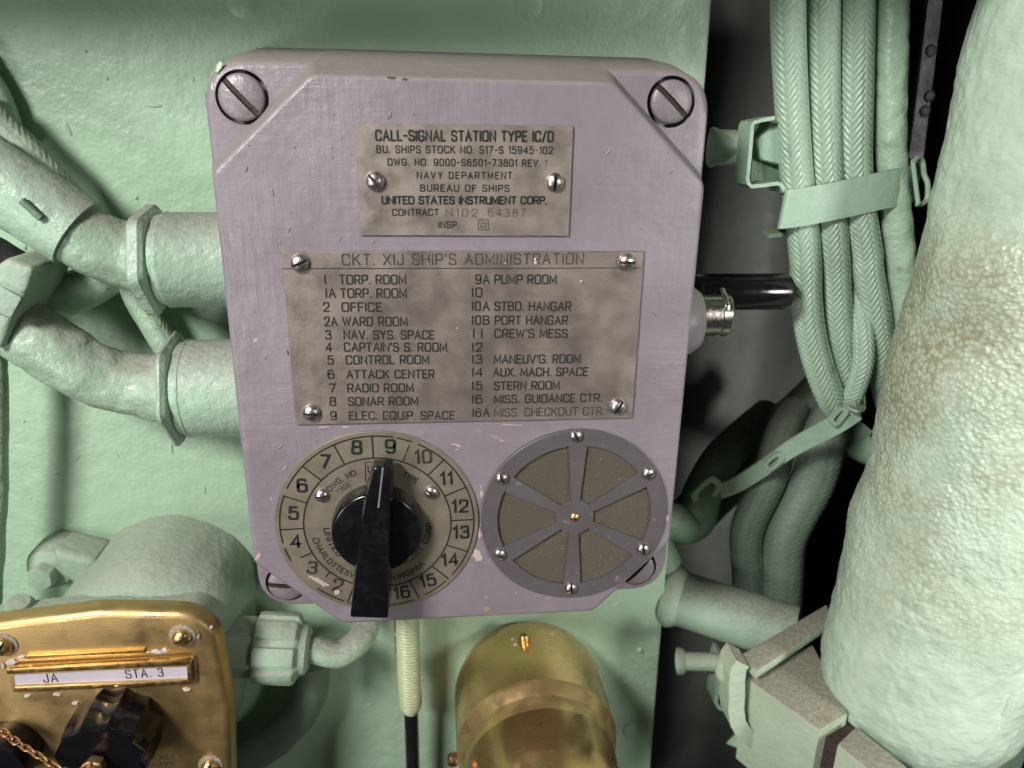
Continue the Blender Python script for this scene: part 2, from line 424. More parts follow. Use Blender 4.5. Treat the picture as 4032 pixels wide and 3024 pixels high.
# ------------------------------------------------------------------ stroke lettering
G = {}
def g(ch, w, *st): G[ch] = (w, st)
def S(*p): return ('s', p)
def L_(*p): return ('l', p)
g('A', 4, L_((0, 0), (2, 6), (4, 0)), L_((.75, 2.1), (3.25, 2.1)))
g('B', 3.6, L_((0, 0), (0, 6)), ('c', ((0, 6), (2.2, 6), (3.3, 5.6), (3.3, 3.5), (2.2, 3.15), (0, 3.15))), ('c', ((0, 3.15), (2.4, 3.15), (3.6, 2.7), (3.6, .4), (2.4, 0), (0, 0))))
g('C', 3.7, ('c', ((3.7, 4.5), (3.6, 6), (1.9, 6), (0, 6), (0, 3), (0, 0), (1.9, 0), (3.6, 0), (3.7, 1.5))))
g('D', 3.7, L_((0, 0), (0, 6)), ('c', ((0, 6), (1.8, 6), (3.7, 5.9), (3.7, 3), (3.7, .1), (1.8, 0), (0, 0))))
g('E', 3, L_((3, 6), (0, 6), (0, 0), (3, 0)), L_((0, 3.1), (2.6, 3.1)))
g('F', 3, L_((3, 6), (0, 6), (0, 0)), L_((0, 3.1), (2.6, 3.1)))
g('G', 3.8, ('c', ((3.7, 4.6), (3.5, 6), (1.9, 6), (0, 6), (0, 3), (0, 0), (1.9, 0), (3.8, 0), (3.8, 2.7))), L_((3.8, 2.7), (2.2, 2.7)))
g('H', 3.7, L_((0, 0), (0, 6)), L_((3.7, 0), (3.7, 6)), L_((0, 3.1), (3.7, 3.1)))
g('I', 0, L_((0, 0), (0, 6)))
g('J', 2.8, ('c', ((2.8, 6), (2.8, 3), (2.8, 0), (1.4, 0), (.1, 0), (0, 1.7))))
g('K', 3.7, L_((0, 0), (0, 6)), L_((3.5, 6), (0, 2.3)), L_((1.3, 3.6), (3.7, 0)))
g('L', 2.9, L_((0, 6), (0, 0), (2.9, 0)))
g('M', 4.4, L_((0, 0), (0, 6), (2.2, 1.2), (4.4, 6), (4.4, 0)))
g('N', 3.7, L_((0, 0), (0, 6), (3.7, 0), (3.7, 6)))
g('O', 3.9, ('c', ((1.95, 6), (3.9, 6), (3.9, 3), (3.9, 0), (1.95, 0), (0, 0), (0, 3), (0, 6), (1.95, 6))))
g('P', 3.3, L_((0, 0), (0, 6)), ('c', ((0, 6), (2, 6), (3.4, 5.9), (3.4, 4.4), (3.4, 2.8), (2, 2.7), (0, 2.7))))
g('Q', 3.9, G['O'][1][0], L_((2.4, 1.5), (3.9, -.3)))
g('R', 3.5, G['P'][1][0], G['P'][1][1], L_((1.8, 2.7), (3.5, 0)))
g('S', 3.4, ('c', ((3.3, 4.8), (3.1, 6), (1.7, 6), (.1, 6), (.1, 4.5), (.1, 3.4), (1.7, 3.05), (3.4, 2.7), (3.4, 1.5), (3.4, 0), (1.7, 0), (.1, 0), (0, 1.3))))
g('T', 3.4, L_((0, 6), (3.4, 6)), L_((1.7, 6), (1.7, 0)))
g('U', 3.6, ('c', ((0, 6), (0, 3.4), (0, 2), (0, 0), (1.8, 0), (3.6, 0), (3.6, 2), (3.6, 3.4), (3.6, 6))))
g('V', 3.8, L_((0, 6), (1.9, 0), (3.8, 6)))
g('W', 5.2, L_((0, 6), (1.3, 0), (2.6, 5.4), (3.9, 0), (5.2, 6)))
g('X', 3.7, L_((0, 6), (3.7, 0)), L_((0, 0), (3.7, 6)))
g('Y', 3.7, L_((0, 6), (1.85, 2.9), (3.7, 6)), L_((1.85, 2.9), (1.85, 0)))
g('Z', 3.4, L_((0, 6), (3.4, 6), (0, 0), (3.4, 0)))
g('0', 3.3, ('c', ((1.65, 6), (3.3, 6), (3.3, 3), (3.3, 0), (1.65, 0), (0, 0), (0, 3), (0, 6), (1.65, 6))))
g('1', 1.2, L_((0, 4.7), (1.2, 6), (1.2, 0)))
g('2', 3.3, ('c', ((.1, 4.3), (.1, 6), (1.7, 6), (3.3, 6), (3.3, 4.4), (3.2, 3), (1.2, 1.6), (0, 0))), L_((0, 0), (3.4, 0)))
g('3', 3.3, ('c', ((.2, 5), (.5, 6), (1.6, 6), (3.1, 6), (3.1, 4.6), (3.1, 3.3), (1.3, 3.2))), ('c', ((1.3, 3.2), (3.3, 3.1), (3.3, 1.6), (3.3, 0), (1.6, 0), (.2, 0), (0, 1.2))))
g('4', 3.5, L_((2.7, 0), (2.7, 6), (0, 1.7), (3.5, 1.7)))
g('5', 3.3, L_((3, 6), (.5, 6), (.2, 3.2)), ('c', ((.2, 3.2), (1, 3.9), (1.9, 3.8), (3.3, 3.6), (3.3, 1.9), (3.3, 0), (1.6, 0), (.2, 0), (0, 1.2))))
g('6', 3.3, ('c', ((3, 5.2), (2.6, 6), (1.7, 6), (0, 6), (0, 2.6), (0, 0), (1.7, 0), (3.3, 0), (3.3, 1.8), (3.3, 3.6), (1.7, 3.6), (.4, 3.6), (0, 2.2))))
g('7', 3.2, L_((0, 6), (3.2, 6), (1.1, 0)))
g('8', 3.3, ('c', ((1.65, 6), (3.1, 6), (3.1, 4.6), (3.1, 3.3), (1.65, 3.2), (.2, 3.3), (.2, 4.6), (.2, 6), (1.65, 6))), ('c', ((1.65, 3.2), (3.3, 3.1), (3.3, 1.6), (3.3, 0), (1.65, 0), (0, 0), (0, 1.6), (0, 3.1), (1.65, 3.2))))
g('9', 3.3, ('c', ((.3, .8), (.7, 0), (1.6, 0), (3.3, 0), (3.3, 3.4), (3.3, 6), (1.6, 6), (0, 6), (0, 4.2), (0, 2.4), (1.6, 2.4), (2.9, 2.4), (3.3, 3.8))))
g('.', .3, L_((.15, 0), (.15, .35)))
g('-', 2, L_((0, 2.9), (2, 2.9)))
g("'", .2, L_((.1, 6.2), (.1, 4.6)))
g('/', 2.4, L_((0, -.4), (2.4, 6.4)))
g(' ', 1.4)
def chaik(p, closed):
    for _ in range(3):
        q = [p[0]]
        for a, b in zip(p, p[1:]): q += [(.75*a[0]+.25*b[0], .75*a[1]+.25*b[1]), (.25*a[0]+.75*b[0], .25*a[1]+.75*b[1])]
        q.append(p[-1]); p = q
    return p
def strokes(ch):
    w, st = G[ch]; out = []
    for k, p in st:
        p = list(p)
        if k == 'c':
            closed = p[0] == p[-1]
            # quadratic curve through mid-points: corners in p are control points
            out.append(chaik(p, closed))
        else: out.append(p)
    return w, out
def text_width(s, gap): return sum(G[c][0] for c in s) + gap*(len(s)-1)
class Ink:
    def __init__(s): s.V = []; s.F = []; s.k = 0
    def ribbon(s, pts, hw, fn, lift, dome=0.0):
        """pts 2-D, hw half width, fn(u, v, h)->3-D point"""
        s.k += 1; lift = lift + .000004*(s.k % 5)
        P = [Vector(p) for p in pts]; Q = [P[0]]
        for p in P[1:]:
            if (p-Q[-1]).length > 1e-7: Q.append(p)
        P = Q
        if len(P) < 2: return
        closed = (P[0]-P[-1]).length < 1e-5
        b0 = len(s.V); rows = []
        n = len(P)
        for i in range(n):
            if closed: a = P[i]-P[i-1 if i else n-2]; b = P[(i+1) if i < n-1 else 1]-P[i]
            else:
                a = P[i]-P[i-1] if i else P[1]-P[0]; b = P[i+1]-P[i] if i < n-1 else a
            a = a.normalized(); b = b.normalized(); t = (a+b)
            t = t.normalized() if t.length > .05 else a
            c = max(.45, t.dot(b)); nn = Vector((-t.y, t.x))*(hw/c)
            rows.append((P[i]+nn, P[i], P[i]-nn))
        if not closed:
            t = (P[1]-P[0]).normalized(); q = Vector((-t.y, t.x)); e = P[0]
            rows.insert(0, (e-t*hw*.8+q*hw*.5, e-t*hw*.9, e-t*hw*.8-q*hw*.5))
            t = (P[-1]-P[-2]).normalized(); q = Vector((-t.y, t.x)); e = P[-1]
            rows.append((e+t*hw*.8+q*hw*.5, e+t*hw*.9, e+t*hw*.8-q*hw*.5))
        for (l, c, r) in rows:
            s.V += [fn(l.x, l.y, lift), fn(c.x, c.y, lift+dome), fn(r.x, r.y, lift)]
        for i in range(len(rows)-1):
            a = b0+i*3
            s.F += [(a, a+1, a+4, a+3), (a+1, a+2, a+5, a+4)]
    def text(s, txt, fn_place, h, hw, gap=1.5, lift=.00012, dome=0.0, width=None):
        """fn_place(u, v, h): u along the line 0..width, v up"""
        k = h/6; W0 = text_width(txt, gap)*k; sx = (width/W0) if (width and W0 > 0) else 1.0; x = 0
        for ch in txt:
            w, st = strokes(ch)
            for p in st: s.ribbon([((x+a)*k*sx, b*k) for a, b in p], hw, fn_place, lift, dome)
            x += w+gap
        return s
    def line(s, txt, p0, p1, h, hw, gap=1.5, lift=.00012, dome=0.0):
        """p0, p1 pixel ends of the baseline on the plane Y=base"""
        A = at(*p0, s.Y); B = at(*p1, s.Y); d = B-A; w = d.length; d.normalize(); n = Vector((-d.z, 0, d.x))
        Y = s.Y
        def fn(u, v, l): p = A+d*u+n*v; return (p.x, Y-l, p.z)
        s.text(txt, fn, h, hw, gap, lift, dome, w)
    def build(s, name, mat, parent, label=None):
        me = bpy.data.meshes.new(name); me.from_pydata([tuple(v) for v in s.V], [], s.F); me.update()
        # face the normals to the viewer side
        bm = bmesh.new(); bm.from_mesh(me)
        for f in bm.faces:
            if f.normal.y > 0: f.normal_flip()
        bm.to_mesh(me); bm.free()
        return link(name, me, mat, parent, label)
def inkY(Y): i = Ink(); i.Y = Y; return i

# ================================================================== THE SETTING
YW = .065
def panel_grid(name, x0, x1, z0, z1, Y, mat, th=.006):
    bm = bmesh.new(); v = []
    P = [(x0[0], Y, z0), (x1[0], Y, z0), (x1[1], Y, z1), (x0[1], Y, z1)]
    Q = [(a, Y+th, c) for a, b, c in P]
    return hull_box(name, P+Q, mat, None, .0012, 3)
wall = panel_grid('wall', (-.55, -.55), (.1385, .1275), -.45, .42, YW, 'wall')
wall['kind'] = 'structure'
# paint-filled bolt heads on the wall
for px, py, r in ((525, 5, .0055), (1140, 8, .0055)):
    p = at(px, py, YW); lathe('bolt_head', [(r*1.15, 0), (r*1.05, -.0002), (r*.9, -.0006), (r*.3, -.0008), (0, -.0008)], (p.x, YW+.0003, p.z), (0, 1, 0), 'wall', wall, 24)
for px, py, r in ((1362, 1578, .0042), (1382, 1404, .0016)):
    p = at(px, py, YW); lathe('rivet', [(r*1.1, 0), (r, -.0008), (r*.6, -.0016), (0, -.0019)], (p.x, YW+.0003, p.z), (0, 1, 0), 'wall', wall, 20)
# rear grey bulkhead with folds, seen past the plate's right edge
V = []; F = []
XE = at(1712, 1100, .205).x
xs = np.linspace(.12, XE, 60)
for zc in (.40, -.43):
    for x in xs: V.append((x, .205+.010*math.sin((x-.12)*70), zc))
n = len(xs)
for i in range(n-1): F.append((i, i+1, n+i+1, n+i))
b = len(V)
V += [(XE+.01, .60, .40), (XE+.01, .60, -.43)]; F.append((n-1, b, b+1, 2*n-1))
o = mk('rear_bulkhead', V, F, 'greywall'); o['kind'] = 'structure'
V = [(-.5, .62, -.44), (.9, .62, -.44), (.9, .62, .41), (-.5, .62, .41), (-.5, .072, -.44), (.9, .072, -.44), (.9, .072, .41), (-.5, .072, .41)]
o = mk('dark_recess', V, [(0, 1, 2, 3), (0, 1, 5, 4), (3, 2, 6, 7), (1, 2, 6, 5), (0, 3, 7, 4)], 'dark'); o['kind'] = 'structure'  # near-black enclosure, added to keep outside light from the gap

overhang = box('unseen_overhang', (-.22, .000, .262), (1.02, .126, .070), 'tube', None, .004); overhang['kind'] = 'structure'  # unseen overhang, added above the view to shade the top of the wall

# ================================================================== THE CALL STATION
box_t = thing('call_station_box', 'purple-grey painted call-signal station box with dial, plates and speaker grille', 'control box', (.033, YW, .055))
oct_ = [(-.0450, .1236), (-.0137, .1520), (.0790, .1516), (.1111, .1212), (.1106, -.0128), (.0822, -.0427), (-.0152, -.0427), (-.0455, -.0146)][::-1]
def L3(poly, Y): return [(x, Y, z) for x, z in poly]
loops = []
for d, Y in ((-.0012, 0), (-.0004, .00018), (.0002, .0007), (.0005, .0016), (.0028, .010), (.0049, .0176), (.0055, .040), (.0061, YW-.0006)):
    up = {.0176: .0004, .040: .0043}.get(Y, .0068 if Y > .05 else 0)
    loops.append([(x, Y, z + up*max(0, (z-.05)/.107)) for x, z in rounded(offset_poly(oct_, d), .0055, 6)])
body = loft('face_casting', loops, 'grey', box_t)
base = [(-.0492, -.0448), (.1157, -.0448), (.1159, .1560), (-.0492, .1564)]
loops = []
for d, Y, up in ((-.0018, .0158, 0), (-.0007, .0160, 0), (.0000, .0168, .0001), (.0004, .0180, .0004), (.0018, .040, .0034), (.0024, YW-.0005, .0060)):
    loops.append([(x, Y, z + up*max(0, (z-.05)/.107)) for x, z in rounded(offset_poly(base, d), .0150, 10)])
flange = loft('rear_casting', loops, 'grey', box_t)
# counterbores for the four cover screws
screws_px = [(522, 210, .0080), (1451, 220, .0074)]
cs = []
pTL = at(522, 210, .0152); pTR = at(1451, 220, .0152)
pBL = Vector((pTL.x-.0006, .0152, -.0340)); pBR = Vector((pTR.x+.0008, .0152, -.0340))
cut = []
for p in (pTL, pTR, pBL, pBR):
    c = lathe('cut', [(.0083, -.003), (.0083, .0075)], (p.x, .0145, p.z), (0, 1, 0), 'grey', None, 48)
    cut.append(c)
boolean(flange, cut)
# the diagonal face of the casting swings round the screw holes: cut the same bores into it
cut = [lathe('cut', [(.0083, -.010), (.0083, .009)], (p.x, .0145, p.z), (0, 1, 0), 'grey', None, 48) for p in (pTL, pTR)]
boolean(body, cut)

def make_screw(R, H, slotw, slotd, mat, n=28, flat=.25, name='screw'):
    prof = [(R*1.0, .0), (R*1.0, -H*flat)]
    for k in range(1, 8):
        a = k/7*PI/2; prof.append((R*math.cos(a), -H*(flat+(1-flat)*math.sin(a))))
    s = lathe(name, prof, (0, 0, 0), (0, 1, 0), mat, None, n, 50)
    c = box('cut', (0, -H-.002+slotd-.0, 0), (slotw, .004, R*2.6), mat, None, 0)
    boolean(s, [c]); me = s.data; me.materials.append(M['slotshade'])  # slot floor and walls take the painted shade
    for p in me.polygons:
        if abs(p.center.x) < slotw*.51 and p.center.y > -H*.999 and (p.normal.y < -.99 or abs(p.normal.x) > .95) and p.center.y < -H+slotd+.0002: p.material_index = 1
    bpy.data.objects.remove(s); return me
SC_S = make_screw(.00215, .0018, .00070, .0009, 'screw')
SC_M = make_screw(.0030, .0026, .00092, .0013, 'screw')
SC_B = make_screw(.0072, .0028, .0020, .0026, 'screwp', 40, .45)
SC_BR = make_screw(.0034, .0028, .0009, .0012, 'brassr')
def put(name, me, p, Y, ang, parent, label=None, s=1.0):
    o = link(name, me, None, parent, label, loc=(p[0], Y, p[2])); o.rotation_euler = (0, ang, 0); o.scale = (s, s, s); return o
put('cover_screw', SC_B, pTL, .0163, math.radians(-43), box_t)
put('cover_screw', SC_B, pTR, .0163, math.radians(-48), box_t, s=.97)
put('cover_screw', SC_B, pBL, .0163, math.radians(-85), box_t)
put('cover_screw', SC_B, pBR, .0163, math.radians(40), box_t)

def sheet(name, cs, Y, th, mat, parent, r=.0004):
    pl = rounded([(p.x, p.z) for p in cs], r, 3)
    return loft(name, [L3(offset_poly(pl, -.00018), Y-th), L3(pl, Y-th+.00015), L3(pl, Y+.0002)], mat, parent)
# --- name plate
cs = [at(*np3(*q)) for q in ((112, 80), (2110, 108), (2068, 1115), (165, 1108))]
plate = sheet('name_plate', cs, 0, .0009, 'plate', box_t)
for q, a in (((293, 612), 42), ((1943, 622), -4)):
    put('plate_screw', SC_M, at(*np3(*q), -.0016), -.0008, math.radians(-a), plate)
k = .42948/KD*1.46e-4/.99    # metres per view pixel on the face, near enough for letter heights
hk = lambda v: v*.42948/KD*1.60e-4
A = inkY(-.0009)
A.line('CALL-SIGNAL STATION TYPE IC/D', np3(306, 238), np3(1925, 248), hk(76), .00030, 1.9)
A.line('UNITED STATES INSTRUMENT CORP.', np3(362, 819), np3(1865, 821), hk(58), .00027, 1.6)
A.build('lettering', 'ink', plate)
A = inkY(-.0009)
A.line('BU. SHIPS STOCK NO. S17-S 15945-102', np3(313, 351), np3(1920, 361), hk(54), .00018, 2.2)
A.line('DWG. NO. 9000-S6501-73801 REV.', np3(415, 466), np3(1808, 477), hk(51), .00018, 2.2)
A.line('NAVY DEPARTMENT', np3(683, 587), np3(1548, 591), hk(51), .00018, 2.6)
A.line('BUREAU OF SHIPS', np3(713, 704), np3(1522, 707), hk(51), .00018, 2.2)
A.line('CONTRACT', np3(458, 928), np3(875, 926), hk(51), .00018, 1.8)
A.line('INSP.', np3(880, 1040), np3(1062, 1040), hk(50), .00018, 2.0)
A.build('lettering', 'ink', plate)
A = inkY(-.0009)
A.line('N102', np3(945, 932), np3(1230, 935), hk(58), .00009, 2.6)
A.line('64387', np3(1335, 935), np3(1670, 935), hk(62), .00010, 3.0)
A.line('1', np3(1850, 477), np3(1865, 477), hk(52), .00008, 1)
for pts in (((1240, 1055), (1332, 1055), (1332, 962), (1240, 962), (1240, 1055)), ((1250, 995), (1275, 1000), (1286, 985), (1297, 1000), (1322, 995), (1303, 1015), (1312, 1040), (1286, 1026), (1262, 1040), (1270, 1015), (1250, 995)), ((1258, 975), (1268, 978)), ((1280, 975), (1290, 978)), ((1304, 975), (1314, 978))):
    A.ribbon([(at(*np3(*q)).x, at(*np3(*q)).z) for q in pts], .00010, lambda x, z, l: (x, -.0009-l, z), .00010)
A.build('stamped_lettering', 'inkf', plate)

# --- directory plate
cs = [at(*q) for q in (bl(68, 60), brv(1690, 62), brv(1585, 1530), bl(195, 1590))]
dirp = sheet('directory_plate', cs, 0, .0010, 'plate2', box_t)
for q, a in ((bl(222, 172), 68), (bl(325, 1495), 96), (brv(1545, 162), 92), (brv(1465, 1440), 32)):
    put('plate_screw', SC_M, at(*q, -.0018), -.0009, math.radians(a if a != 32 else 32), dirp, s=1.0)
hb = lambda v: v*.44612/KD*1.63e-4
LT = [('I', 449, 449, 'TORP. ROOM', 578, 1158, 352), ('IA', 459, 538, 'TORP. ROOM', 588, 1162, 472), ('2', 436, 482, 'OFFICE', 600, 945, 594),
      ('2A', 446, 552, 'WARD ROOM', 607, 1168, 721), ('3', 454, 497, 'NAV. SYS. SPACE', 616, 1408, 838), ('4', 458, 503, "CAPTAIN'S S. ROOM", 620, 1517, 946),
      ('5', 473, 519, 'CONTROL ROOM', 636, 1360, 1059), ('6', 476, 524, 'ATTACK CENTER', 641, 1408, 1186), ('7', 490, 537, 'RADIO ROOM', 650, 1222, 1306),
      ('8', 494, 540, 'SONAR ROOM', 656, 1262, 1424), ('9', 500, 545, 'ELEC. EQUIP. SPACE', 664, 1588, 1549)]
RT = [('9A', 210, 325, 'PUMP ROOM', 378, 916, 350), ('10', 180, 260, None, 0, 0, 465), ('10A', 180, 325, 'STBD. HANGAR', 378, 1044, 586),
      ('10B', 180, 323, 'PORT HANGAR', 381, 1014, 709), ('11', 190, 260, "CREW'S MESS", 378, 1014, 825), ('12', 183, 260, None, 0, 0, 947),
      ('13', 183, 260, "MANEUV'G. ROOM", 373, 1128, 1053), ('14', 183, 263, 'AUX. MACH. SPACE', 365, 1193, 1167), ('15', 183, 260, 'STERN ROOM', 373, 942, 1286),
      ('16', 183, 260, 'MISS. GUIDANCE CTR.', 376, 1318, 1404), ('16A', 185, 325, 'MISS. CHECKOUT CTR.', 376, 1338, 1521)]
DK = inkY(-.0010); WN = inkY(-.0010); FT = inkY(-.0010); RIM = inkY(-.0010)
def engrave(tgt, txt, p0, p1, h, hw, gap, rim=True):
    tgt.line(txt, p0, p1, h, hw, gap, lift=.00016)
    if rim: RIM.line(txt, p0, p1, h, hw*1.5, gap, lift=.00003, dome=.00004)
for rows, view in ((LT, bl), (RT, brv)):
    for num, a, b2, txt, t0, t1, y in rows:
        dy = -16 if (view is brv and y > 1380) else (-6 if view is brv and y > 900 else (-4 if y > 1000 else 0))
        T = WN if y > 1500 else DK
        num = num.replace('1', 'I')
        if len(num) == 1 and num == 'I': b2 = a+1
        engrave(DK if y < 1500 else WN, num, view(a, y), view(b2, y), hb(72), .00026, 1.9)
        if txt: engrave(T if not (y > 1500 and view is brv) else FT, txt, view(t0, y), view(t1, y+dy), hb(71), .00026, 1.6)
TL = inkY(-.0010); engrave(TL, "CKT. XIJ SHIP'S ADMINISTRATION", bl(602, 184), brv(1155, 174), hb(84), .00024, 1.9)
DK.build('lettering', 'inkw', dirp); TL.build('title_lettering', 'inkf', dirp); WN.build('lettering', 'inkf2', dirp); FT.build('worn_lettering', 'inkf', dirp); RIM.build('lettering_rim', 'plate2', dirp)
A = inkY(-.0010)
A.ribbon([(at(*q).x, at(*q).z) for q in (bl(76, 214), brv(1650, 209))], .00013, lambda x, z, l: (x, -.0010-l, z), .00008)
A.build('engraved_rule', 'ink', dirp)
# long fine scratch and paint flecks on the directory plate
A = inkY(-.0010)
A.ribbon([(at(*q).x, at(*q).z) for q in (brv(1020, 625), brv(1360, 330))], .00005, lambda x, z, l: (x, -.0010-l, z), .00006)
A.build('scratch', 'screw', dirp)
for q, r in ((brv(1132, 326), .0004), (brv(730, 160), .0007), (brv(728, 130), .0005), (brv(470, 165), .0003), (brv(45, 738), .0003)):
    p = at(*q); lathe('paint_fleck', [(r, 0), (r*.7, -.0003), (0, -.0004)], (p.x, -.0010, p.z), (0, 1, 0), 'card', dirp, 8)

# --- dial plate
dial = lathe('dial_plate', [(.0368, .0002), (.0368, -.0006), (.0366, -.0008), (.0, -.0008)], (0, 0, 0), (0, 1, 0), 'dialm', box_t, 96)
def circ(r, a0=0, a1=360, n=96): return [(r*math.sin(math.radians(a0+(a1-a0)*k/n)), r*math.cos(math.radians(a0+(a1-a0)*k/n))) for k in range(n+1)]
fz = lambda x, z, l: (x, -.0008-l, z)
A = inkY(-.0008)
A.ribbon(circ(.0266, 0, 360, 120), .00027, fz, .00008)
for a0, a1 in ((-100, -68), (-63, 11), (13, 22), (26, 130), (136, 152), (160, 200), (204, 222), (247, 256)):
    A.ribbon(circ(.0350, a0, a1, 40), .00026, fz, .00010)
T0 = -1.1
for kx in range(-8, 8):
    a = math.radians(T0+22.5*kx); r0, r1 = .0266, .0350
    if kx == -5: r1 = .0312
    if kx == -6: r1 = .0292
    if kx == 1:
        A.ribbon([(.0266*math.sin(a), .0266*math.cos(a)), (.0300*math.sin(a), .0300*math.cos(a))], .00019, fz, .00013)
        A.ribbon([(.0308*math.sin(a), .0308*math.cos(a)), (.0335*math.sin(a), .0335*math.cos(a))], .00019, fz, .00013); continue
    A.ribbon([(r0*math.sin(a), r0*math.cos(a)), (r1*math.sin(a), r1*math.cos(a))], .00025, fz, .00013)
A.build('dial_rings', 'ink', dial)
def place_text(I, txt, c, h, hw, tilt, gap=1.4, sx=1.0, lift=.00012):
    k = h/6; Wd = text_width(txt, gap)*k*sx; ca, sa = math.cos(tilt), math.sin(tilt)
    def fn(u, v, l):
        u = u*sx-Wd/2; v = v-h/2; return (c.x+u*ca+v*sa, -.0008-l, c.z-u*sa+v*ca)
    I.text(txt, fn, h, hw, gap, lift)
A = inkY(-.0008); B = inkY(-.0008)
nums = {'2': (645, 1275, 14), '3': (448, 1140, 12), '4': (320, 940, 0), '5': (303, 722, 2), '6': (370, 510, 2), '7': (548, 325, 4), '8': (790, 217, 3), '9': (1048, 210, 2),
        '10': (1300, 288, -2), '11': (1478, 455, -2), '12': (1583, 668, 0), '13': (1592, 868, 0), '14': (1505, 1080, -3), '15': (1335, 1240, -10), '16': (1135, 1330, -6), '1': (880, 1345, 0)}
for s_, (x, y, ti) in nums.items():
    p = at(*dl(x, y), -.0008)
    N_ = inkY(-.0008); place_text(N_, s_, p, .0047, .00046, math.radians(ti), 2.0 if len(s_) > 1 else 1.4, 1.12 if len(s_) == 1 else 1.05)
    N_.build('numeral', 'inkf2' if s_ in ('2', '3', '10') else 'ink', dial)
def arc_text(I, txt, r, a0, a1, h, hw, bottom, gap=1.8):
    k = h/6; Wt = text_width(txt, gap)*k; span = math.radians(a1-a0)
    def fn(u, v, l):
        a = math.radians(a0)+span*(u/Wt)
        rr = (r - v) if bottom else (r + v)
        return (rr*math.sin(a), -.0008-l, rr*math.cos(a))
    I.text(txt, fn, h, hw, gap, .00010)
def ang_at(x, y):
    p = at(*dl(x, y), -.0008); return math.degrees(math.atan2(p.x, p.z)) % 360, math.hypot(p.x, p.z)
aD, rD = ang_at(565, 540); aN, _ = ang_at(790, 400)
arc_text(A, 'DWG. NO.', .0213, aD-360, aN-360, .0020, .00016, False)
aT, rT = ang_at(1160, 395); aT2, _ = ang_at(1275, 460)
arc_text(A, 'TYPE', .0213, aT, aT2, .0020, .00016, False)
def arcp(txt, qa, qb, r, gap=1.8):
    aa, ra = ang_at(*qa); ab, rb = ang_at(*qb); arc_text(A, txt, (ra+rb)/2+.0010 if r is None else r, aa, ab, .0020, .00018, True, gap)
arcp('UNITED', (545, 842), (655, 1050), .0196); arcp('MENT CORP', (1165, 1100), (1365, 800), .0196)
arcp('CHARLOTTESVI', (475, 915), (785, 1200), .0243); arcp('VIRGINIA', (1058, 1215), (1300, 1105), .0243)
arc_text(B, '73808', .0183, -46, -30, .0019, .00010, False, 2.4)
def lg(x, y): p = at(*dl(x, y), -.0008); return (p.x, p.z)
A.ribbon([lg(*q) for q in ((855, 340), (858, 480), (875, 497), (985, 497), (992, 480), (988, 345), (978, 330), (865, 330), (855, 340))], .00014, fz, .00009)
A.ribbon([lg(862, 468), lg(990, 468)], .00010, fz, .00010)
p = at(*dl(918, 382), -.0008); place_text(A, 'UN', p, .0024, .00018, 0, 2.2)
p = at(*dl(888, 484), -.0008); place_text(A, 'C', p, .0009, .00010, 0)
A.build('lettering', 'ink', dial); B.build('stamped_number', 'inkf2', dial)
for q, a in (((519, 592), 84), ((1364, 568), 48), ):
    put('plate_screw', SC_S, at(*dl(*q), -.0016), -.0007, math.radians(a if a == 84 else -a), dial, s=1.18)

# --- knob
kn = lathe('selector_knob', [(.0166, -.0008), (.0164, -.0035), (.0160, -.0068), (.0155, -.0075), (.0150, -.0077), (.006, -.0078), (0, -.0078)], (0, 0, 0), (0, 1, 0), 'black', box_t, 80)
yt, yb = -.0105, -.0185
tl = at(809, 1009, yt); tr = at(845, 1010, yt); b_l = at(756, 1334, yb); b_r = at(838, 1337, yb)
ml = at(787, 1095, -.0145); mr = at(842, 1098, -.0145)
def ext(p, f=.0018): return Vector((p.x, 0, p.z))
bm = bmesh.new()
def ring(pl, pr, top, botm, dw):
    return [Vector((pl.x-dw, botm, pl.z)), Vector((pl.x, top, pl.z)), Vector((pr.x, top, pr.z)), Vector((pr.x+dw, botm, pr.z))]
R4 = [ring(tl, tr, yt, -.0035, .0006), ring(ml, mr, -.0145, -.005, .0012), ring((ml+b_l)/2, (mr+b_r)/2, -.0172, -.006, .0012), ring(b_l, b_r, yb, -.0068, .0004)]
rs = [[bm.verts.new(p) for p in r] for r in R4]
for a_, b_ in zip(rs, rs[1:]):
    for i in range(4): bm.faces.new((a_[i], a_[(i+1) % 4], b_[(i+1) % 4], b_[i]))
bm.faces.new(rs[0]); bm.faces.new(rs[-1][::-1]); bmesh.ops.recalc_face_normals(bm, faces=bm.faces)
bevel_bm(bm, .0008, 3)
bar = from_bm('knob_bar', bm, 'black', kn, 30)
A = inkY(0)
p0 = (tl+tr)/2; p1 = (ml*.45+mr*.55)
A.V += [tuple(p0+Vector((-.0003, -.0002, 0))), tuple(p0+Vector((.0003, -.0002, 0))), tuple(p1+Vector((.0003, -.0002, 0))), tuple(p1+Vector((-.0003, -.0002, 0)))]
A.F.append((0, 1, 2, 3)); A.build('index_line', paint('index_grey', (.16, .14, .15), .4), kn)

